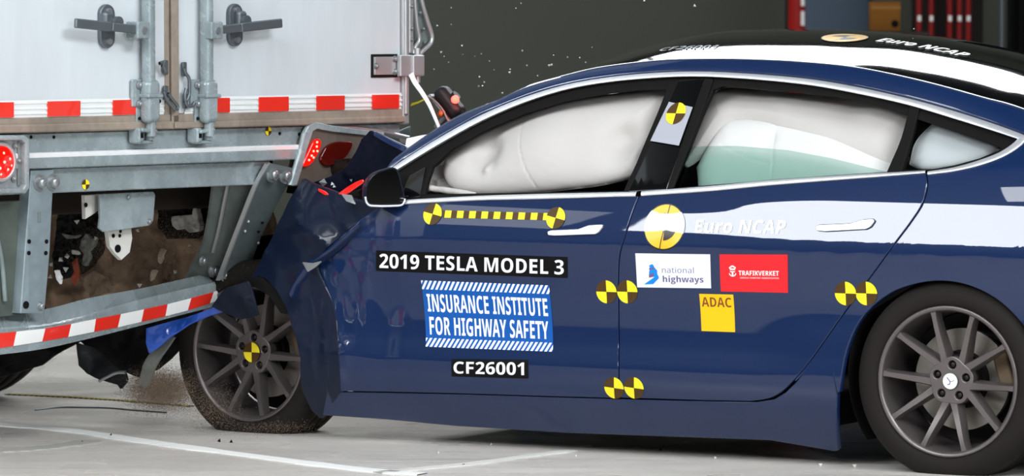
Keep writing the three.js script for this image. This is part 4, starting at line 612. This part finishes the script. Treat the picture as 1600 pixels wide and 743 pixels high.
// underride guard: two posts and the bent bar
{
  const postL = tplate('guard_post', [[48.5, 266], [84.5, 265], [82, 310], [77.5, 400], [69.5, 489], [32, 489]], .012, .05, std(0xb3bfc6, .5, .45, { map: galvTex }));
  for (const [x, y] of [[62, 285], [82, 284.5]]) bolt(x, y, .012, .022, postL);
  for (const [x, y] of [[45.5, 377], [45, 395], [72.5, 377], [71.5, 395]]) hole(x, y, .013, .0075, postL);
  mesh('slot', rbox(.014, .035, .003, .001).translate(tp(61, 339, .012)[0], tp(61, 339, .012)[1], .013), M.galvDull, postL);
  bolt(63, 478, .012, .012, postL); hole(40.5, 476, .013, .013, postL);
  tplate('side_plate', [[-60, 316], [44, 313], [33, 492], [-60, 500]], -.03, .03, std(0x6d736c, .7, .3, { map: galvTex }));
  mesh('side_brace', tube([[-4, 372], [3, 410], [8, 470]].map(([x, y]) => V(...tp(x, y, -.02))), .008, 16), M.galvDull, trailer);
  // right post: a channel swept back at its foot; the push is along the trailer
  const push = (y) => -.30 * Math.pow(clamp((y - 265) / 175, 0, 1), 1.15);
  const web = (a, b, n = 30) => { const A = spline(a, n), Bb = spline(b, n); return [A, Bb]; };
  const strip3 = (name, a, b, za, zb, mat, th = .012, lab) => { const [A, Bb] = web(a, b); const P = (q, z) => q.map(([x, y]) => tp(x, y, push(y) + z)); const A0 = P(A, za), B0 = P(Bb, zb); const A1 = A0.map((p) => [p[0], p[1], p[2] - th]), B1 = B0.map((p) => [p[0], p[1], p[2] - th]); return mesh(name, toCreasedNormals(grid([A0, B0, B1, A1], { closed: true, flip: true }), .6), mat, trailer, lab); };
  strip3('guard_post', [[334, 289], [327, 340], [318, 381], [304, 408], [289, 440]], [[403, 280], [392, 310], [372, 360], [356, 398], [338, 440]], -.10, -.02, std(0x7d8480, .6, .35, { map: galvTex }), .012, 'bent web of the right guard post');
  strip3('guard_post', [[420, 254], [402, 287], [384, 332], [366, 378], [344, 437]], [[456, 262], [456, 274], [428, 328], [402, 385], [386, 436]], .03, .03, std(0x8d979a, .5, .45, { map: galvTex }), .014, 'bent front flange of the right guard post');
  strip3('post_edge', [[419, 256], [401, 289], [383, 334], [365, 380], [343, 438]], [[422, 254], [404, 287], [386, 332], [368, 378], [346, 437]], .036, .036, M.alu, .02);
  strip3('post_fold', [[357, 286], [350, 320], [342, 360], [333, 395]], [[359, 286], [352, 320], [344, 360], [335, 395]], -.05, -.05, M.alu, .01);
  const bz = (x, y, z, r) => bolt(x, y, push(y) + z, r, trailer);
  bz(425, 272, .03, .022); bz(445, 274, .03, .022); bz(352, 431, .03, .016); bz(317, 407, -.06, .014); bz(334, 422, -.04, .02);
  for (const [x, y] of [[410, 347], [404, 361], [371, 430]]) { const p = tp(x, y, push(y) + .031); mesh('hole', cyl(.007, .002, 14).rotateX(Math.PI / 2).translate(...p), M.hole, trailer); }
  for (const [x, y] of [[388, 346], [383, 361], [404, 379]]) { const p = tp(x, y, push(y) + .032); mesh('rivet', at(new THREE.SphereGeometry(.006, 10, 6), ...p), M.alu, trailer); }
  // bar
  const zb = (x) => -.30 * Math.pow(smooth(20, 380, x), 1.0);
  const L = { back: [[-70, 500], [0, 494], [78, 481], [136, 466], [226, 449], [288, 435], [340, 424], [368, 420]], lip: [[-70, 520], [0, 511.5], [64.6, 506], [113, 497], [194, 474], [258.5, 458], [320, 444], [362, 434]], lip2: [[-70, 523], [0, 515], [64.6, 509.5], [113, 501], [194, 480], [258.5, 464], [320, 449.5], [360, 439]], t0: [[-70, 527], [0, 520.5], [71, 513], [111.5, 505.7], [150, 498], [189, 490.5], [225, 483], [262, 475], [299, 465.6], [334, 456], [352, 450]], t1: [[-70, 549], [0, 543.5], [66, 533], [106.6, 526], [147, 518], [184, 511], [221, 502.4], [258.5, 493.7], [293.4, 484.7], [328, 473.7], [345, 467]], bot: [[-70, 560], [0, 553.5], [65, 545], [129, 531], [207, 511.5], [275, 493.7], [336, 477.5], [348, 472]] };
  const row = (k, z) => spline(L[k], 80).map(([x, y]) => tp(x, y, zb(x) + z));
  const shiftZ = (r, d) => r.map((p) => [p[0], p[1], p[2] + d]);
  const back = row('back', -.08), lip = row('lip', -.002), lip2 = row('lip2', .004), t0 = row('t0', .002), t1 = row('t1', 0), bot = row('bot', -.006);
  const bar = mesh('guard_bar', toCreasedNormals(grid([shiftZ(bot, -.07), back, shiftZ(lip, -.004), lip, lip2, t0, t1, bot], { closed: true }), .5), M.galv, trailer, 'bent galvanised guard bar with red and white tape');
  const topX = [-70, -25, 25.8, 71, 111.5, 150, 189, 225, 262, 299, 334, 351], botX = [-74, -30, 21, 66, 106.6, 147, 184, 221, 258.5, 293.4, 328, 344], T0 = curveXY(L.t0), T1 = curveXY(L.t1);
  for (let i = 0; i < topX.length - 1; i++) { const n = 10, a = [], b = []; for (let k = 0; k <= n; k++) { const x = lerp(topX[i], topX[i + 1], k / n), y = lerp(botX[i], botX[i + 1], k / n); a.push(tp(x, T0(x), zb(x) + .005)); b.push(tp(y, T1(y), zb(y) + .003)); } mesh(i % 2 ? 'red_tape' : 'white_tape', grid([shiftZ(a, -.004), a, b, shiftZ(b, -.004)]), i % 2 ? M.red : M.white, bar); }
  tplate('bar_end', [[338, 470], [350, 440], [372, 424], [372, 446], [352, 470]], -.30, .08, M.galvDull, bar);
}
// plates hanging under the beam
const hang = tplate('hanging_plate', [[155.5, 303], [240, 299], [243, 304], [240, 344], [234, 352], [196, 358], [162, 362], [155, 356], [157, 340]], -.06, .012, M.galv, trailer, .003, 'grey plate hanging under the bumper beam');
for (const [x, y] of [[200, 308], [233, 346]]) bolt(x, y, -.06, .008, hang);
const perf = tplate('perforated_bracket', [[133, 305], [158, 303], [157, 325], [150, 332], [134, 342]], -.10, .02, M.wreckWhite, trailer, .002, 'pale bracket with punched holes');
tplate('perforated_bracket', [[168, 358], [205, 353], [207, 372], [203, 394], [190, 406], [180, 396], [172, 385]], -.10, .02, M.wreckWhite, trailer, .002, 'pale bracket with punched holes'); void perf;
for (const [x, y, r] of [[188, 361, .006], [187, 368, .006], [177, 368, .007], [184, 388, .014], [134, 320, .008]]) hole(x, y, -.099, r);
// underframe seen in the dust behind the guard, axle and tyre
mesh('underframe', rbox(2.2, .3, 3.6, .02).translate(-.5, .98, -2.2), std(0x2a241e, .9), trailer);
mesh('mud_flap', rbox(.7, .55, .02, .008).translate(tp(-30, 520, -1)[0] - .3, .75, -1.6), M.black, trailer);
{
  const R0 = .5, g = new THREE.LatheGeometry([[.28, -.12], [.40, -.13], [.46, -.125], [.49, -.11], [.5, -.085], [.5, -.06], [.488, -.057], [.488, -.047], [.5, -.044], [.5, -.01], [.488, -.006], [.488, .006], [.5, .01], [.5, .044], [.488, .047], [.488, .057], [.5, .06], [.5, .085], [.49, .11], [.46, .125], [.40, .13], [.28, .12]].map(([r, z]) => new THREE.Vector2(r, z)), 72).rotateZ(Math.PI / 2);
  const dq = sight(-62, 618), qt = (GY - EYE) / dq.y, q = V(dq.x * qt, 0, dq.z * qt).applyMatrix4(TRL.inv).toArray(), w = new THREE.Group(); w.name = 'trailer_wheel'; trailer.add(w); w.position.set(q[0], R0 + GY, q[2]);
  mesh('tyre', g, M.tyre, w); mesh('rim', cyl(.3, .16, 40).rotateZ(Math.PI / 2), M.alu, w); mesh('hub', cyl(.12, .26, 24).rotateZ(Math.PI / 2), M.castSteel, w);
  mesh('axle', cyl(.07, 1.7, 20).rotateZ(Math.PI / 2).translate(q[0] + .9, R0 + GY, q[2]), M.wreckDark, trailer);
}

// ---------------------------------------------------------------- loose things thrown about by the crash
const pc = (x, y, w) => { const p = onZ(CAR, x, y, w); return V(...p).applyAxisAngle(V(0, 1, 0), CAR.angle).add(V(CAR.ox, 0, CAR.oz)); };
{
  const p = pc(703, 160, -.75), lamp = thing('flash_lamp', 'black oval lamp unit with a glowing red bulb above the bonnet', 'lamp');
  lamp.position.copy(p);
  const q = new THREE.Quaternion().setFromEuler(new THREE.Euler(0, -.5, -R(48)));
  const add = (n, g, m, l) => { const o = mesh(n, g, m, lamp, l); o.quaternion.copy(q); return o; };
  add('housing', rbox(.135, .06, .07, .025, 4), M.plastic); add('rim', rbox(.14, .012, .075, .006).translate(0, -.034, 0), std(0x6d6e70, .4, .6)); add('bracket', rbox(.02, .08, .02, .006).translate(.03, -.07, 0), M.castSteel); add('cap', cyl(.018, .02, 16).translate(0, .033, .005), M.plastic);
  const b = mesh('bulb', new THREE.SphereGeometry(.015, 20, 14).translate(.02, .012, .05), std(0xff5040, .3, 0, { emissive: 0xff3a30, emissiveIntensity: 9 }), lamp, 'glowing red bulb'); void b;
  const l = new THREE.PointLight(0xff3020, .05); l.name = 'flash_lamp_light'; l.position.copy(p).add(V(.03, .02, .1)); scene.add(l);
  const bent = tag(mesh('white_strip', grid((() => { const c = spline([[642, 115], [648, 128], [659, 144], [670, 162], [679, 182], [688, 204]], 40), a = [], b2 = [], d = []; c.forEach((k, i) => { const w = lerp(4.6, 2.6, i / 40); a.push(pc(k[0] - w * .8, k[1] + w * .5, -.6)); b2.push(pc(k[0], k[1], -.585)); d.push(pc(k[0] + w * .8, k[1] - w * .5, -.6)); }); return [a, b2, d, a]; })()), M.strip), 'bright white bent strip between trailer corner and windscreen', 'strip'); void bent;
  tag(mesh('wire', tube([[668, 150], [680, 158], [692, 172], [700, 188], [707, 196]].map(([x, y]) => pc(x, y, -.7)), .004, 30), M.wreckGrey), 'thin grey wire hanging under the black lamp unit', 'wire');
  tag(mesh('yellow_strap', grid([[[641, 166], [652, 162], [664, 156]], [[643, 161], [654, 158], [664, 153.5]]].map((r) => r.map(([x, y], i) => pc(x, y, -.8 + .01 * i)))), M.yellow), 'short yellow strap showing beside the trailer corner', 'strap');
  tag(mesh('amber_shard', at(new THREE.TetrahedronGeometry(.014, 1), ...pc(689, 178, -.7).toArray(), 1, 2, .5), std(0xb8562c, .35)), 'orange lens shard below the black lamp unit', 'shard');
}
// wreckage in the guard opening
const wreck = (name, label, pts, w, th, mat, group) => { const f = () => w, poly = pts.map(([x, y]) => onZ(CAR, x, y, w)), c = poly.reduce((s, p) => [s[0] + p[0] / poly.length, s[1] + p[1] / poly.length], [0, 0]); void f;
  const front = sheet(poly.map((p) => [p[0] - c[0], p[1] - c[1]]), (x, y) => .022 * fbm(x * 22 + pts[0][0], y * 22, 7) + .3 * x * .2, { step: .012, lip: th });
  const m = mesh(name, front, mat); m.position.copy(V(c[0], c[1], w).applyAxisAngle(V(0, 1, 0), CAR.angle).add(V(CAR.ox, 0, CAR.oz))); m.rotation.y = CAR.angle; return tag(m, label, 'debris', group); };
wreck('casting_fragment', 'jagged pale cast fragment at the upper right of the guard opening', [[265, 339], [285, 337], [300, 336], [303, 325], [307, 326], [307, 340], [311, 352], [309, 360], [297, 362], [290, 356], [276, 358], [268, 352], [266, 345]], -.30, .03, M.wreckWhite);
wreck('casting_fragment', 'bent grey fragment hanging at the left of the guard opening', [[136, 366], [141, 374], [149, 372], [147, 382], [138, 392], [139, 400], [132, 415], [127, 411], [132, 396], [123, 386], [127, 377]], -.28, .02, M.wreckGrey);
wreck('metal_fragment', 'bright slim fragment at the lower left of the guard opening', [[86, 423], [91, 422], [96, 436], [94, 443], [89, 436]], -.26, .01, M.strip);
wreck('metal_fragment', 'coppery glowing fragment beside the bright slim one', [[113, 410], [118, 404], [121, 416], [119, 434], [112, 445], [110, 436], [115, 424]], -.26, .012, std(0x9a4a36, .4, .3));
wreck('panel_fragment', 'torn dusty panel lying low behind the guard bar', [[127, 434], [148, 424], [166, 432], [176, 447], [170, 456], [140, 462], [134, 450]], -.24, .012, std(0x7b6a58, .9));
wreck('metal_fragment', 'white flake just above the coppery fragment', [[112, 391], [124, 393], [124, 397], [113, 396]], -.27, .006, M.wreckWhite);
wreck('metal_fragment', 'thin grey sliver crossing the dark left of the opening', [[98, 365], [112, 369], [128, 367], [118, 371], [104, 372]], -.27, .006, M.wreckGrey);
wreck('metal_fragment', 'upright pale chip in the brown dust of the opening', [[250, 389], [258, 390], [256, 404], [251, 411], [248, 408]], -.26, .008, std(0xb3a691, .8));
wreck('metal_fragment', 'small tilted chip falling above the guard bar', [[238, 422], [245, 422], [241, 436], [235, 438]], -.25, .008, std(0xb3a691, .8));
wreck('metal_fragment', 'pale streak under the bumper beam at the right', [[283, 302], [300, 297], [308, 300], [306, 305], [290, 304]], -.27, .006, M.wreckGrey);
wreck('metal_fragment', 'slanted thin pale blade under the beam near the right post', [[319, 293], [333, 302], [331, 305], [318, 295]], -.27, .005, M.wreckWhite);
wreck('metal_fragment', 'curled grey strip left of the jagged cast fragment', [[266, 308], [273, 312], [279, 322], [277, 325], [270, 316]], -.27, .008, M.wreckGrey);
wreck('engine_part', 'black crushed block at the left of the guard opening', [[92, 312], [122, 308], [130, 345], [150, 335], [152, 372], [134, 412], [112, 428], [84, 436], [80, 400]], -.36, .08, M.black);
wreck('engine_part', 'dark lump behind the jagged cast fragment', [[246, 315], [290, 305], [318, 315], [322, 350], [300, 372], [262, 372], [245, 350]], -.36, .06, M.wreckDark);
for (const [x, y] of [[296, 383, 0], [218, 446, 0], [274, 424, 0], [105, 400], [95, 405], [80, 413], [150, 372], [120, 345], [215, 360], [290, 310], [78, 432], [103, 420]].map((q) => q)) { const m = mesh('bright_chip', at(new THREE.TetrahedronGeometry(.008 + .006 * rnd(), 0), 0, 0, 0, rnd() * 6, rnd() * 6, 0), M.wreckWhite); m.position.copy(pc(x, y, -.2)); tag(m, 'small bright chip flying in the dust behind the guard', 'debris', 'bright chips behind the guard'); }
// glass and paint chips in the air over the bonnet, and on the floor
const chip = new THREE.TetrahedronGeometry(1, 0), chipM = std(0xc9ccc8, .25, .2);
const air = [[683, 40, 4], [705, 38, 3], [689, 81, 5], [705, 12, 3], [722, 71, 4], [723, 85, 2], [742, 88, 2], [752, 84, 3], [765, 95, 3], [797, 108, 3], [816, 79, 4], [823, 102, 4], [865, 86, 2], [887, 89, 3], [925, 74, 2], [749, 120, 4], [757, 128, 4], [772, 109, 2], [785, 145, 4], [796, 113, 5], [840, 118, 3], [858, 102, 5], [862, 101, 5], [906, 90, 3], [814, 5, 3], [806, 13, 3], [1085, 9, 6], [1007, 1, 5], [915, 97, 3], [678, 108, 3], [701, 97, 3], [694, 88, 2], [748, 134, 5], [754, 134, 3], [1428, 45, 3]];
for (const [x, y, s] of air) { const m = mesh('glass_chip', chip, chipM); m.position.copy(pc(x, y, -.5 - .9 * rnd())); m.scale.setScalar(s * .0012); m.rotation.set(rnd() * 6, rnd() * 6, rnd() * 6); tag(m, 'tiny glass chip flying in front of the dark hall wall', 'glass chip', 'glass chips in the air'); }
const gp = (x, y) => { const d = sight(x, y), t = (GY - EYE) / d.y; return V(d.x * t, 0, d.z * t); };
for (const [x, y, s, dark] of [[173, 681, 5, 1], [129, 691, 4, 1], [342, 690, 6, 1], [361, 691, 5, 1], [346, 704, 3, 0], [279, 695, 3, 0], [275, 611, 6, 1], [686, 708, 4, 0], [768, 695, 4, 0], [724, 727, 4, 1], [1032, 703, 4, 1], [1118, 716, 4, 0], [1282, 727, 5, 0], [1335, 729, 6, 0], [900, 712, 3, 0]]) { const m = mesh('floor_chip', chip, dark ? M.black : M.wreckWhite); m.scale.setScalar(s * .0016); m.rotation.set(.6, rnd() * 6, 0); m.position.copy(gp(x, y)).setY(GY + s * .0008); tag(m, dark ? 'small dark chip lying on the grey floor' : 'small pale chip lying on the grey floor', 'floor chip', dark ? 'dark chips on the floor' : 'pale chips on the floor'); }
// brown dust thrown up round the front wheel
{
  const g = new THREE.TetrahedronGeometry(1, 0), n = 80000, im = new THREE.InstancedMesh(g, M.dust, n), m4 = new THREE.Matrix4(), q4 = new THREE.Quaternion(), gs = () => (rnd() + rnd() + rnd() + rnd() - 2) / .9;
  for (let i = 0; i < n; i++) { const k = rnd(), [x, y, sx, sy, w] = k < .66 ? [252, 608, 42, 24, -.25] : k < .675 ? [430, 668, 60, 9, .05] : k < .72 ? [330, 640, 40, 30, .05] : [225, 400, 90, 45, -.2], p = pc(x + gs() * sx, y + gs() * sy, w + .25 * gs()); q4.setFromEuler(new THREE.Euler(rnd() * 6, rnd() * 6, 0)); m4.compose(V(p.x, Math.max(GY + .004, p.y), p.z), q4, V(1, 1, 1).multiplyScalar(.0007 + .0007 * rnd())); im.setMatrixAt(i, m4); }
  im.name = 'dust_cloud'; im.userData.kind = 'stuff'; tag(im, 'brown dust cloud drifting round the front wheel and guard', 'dust'); scene.add(im);
}
renderer.render(scene, camera);
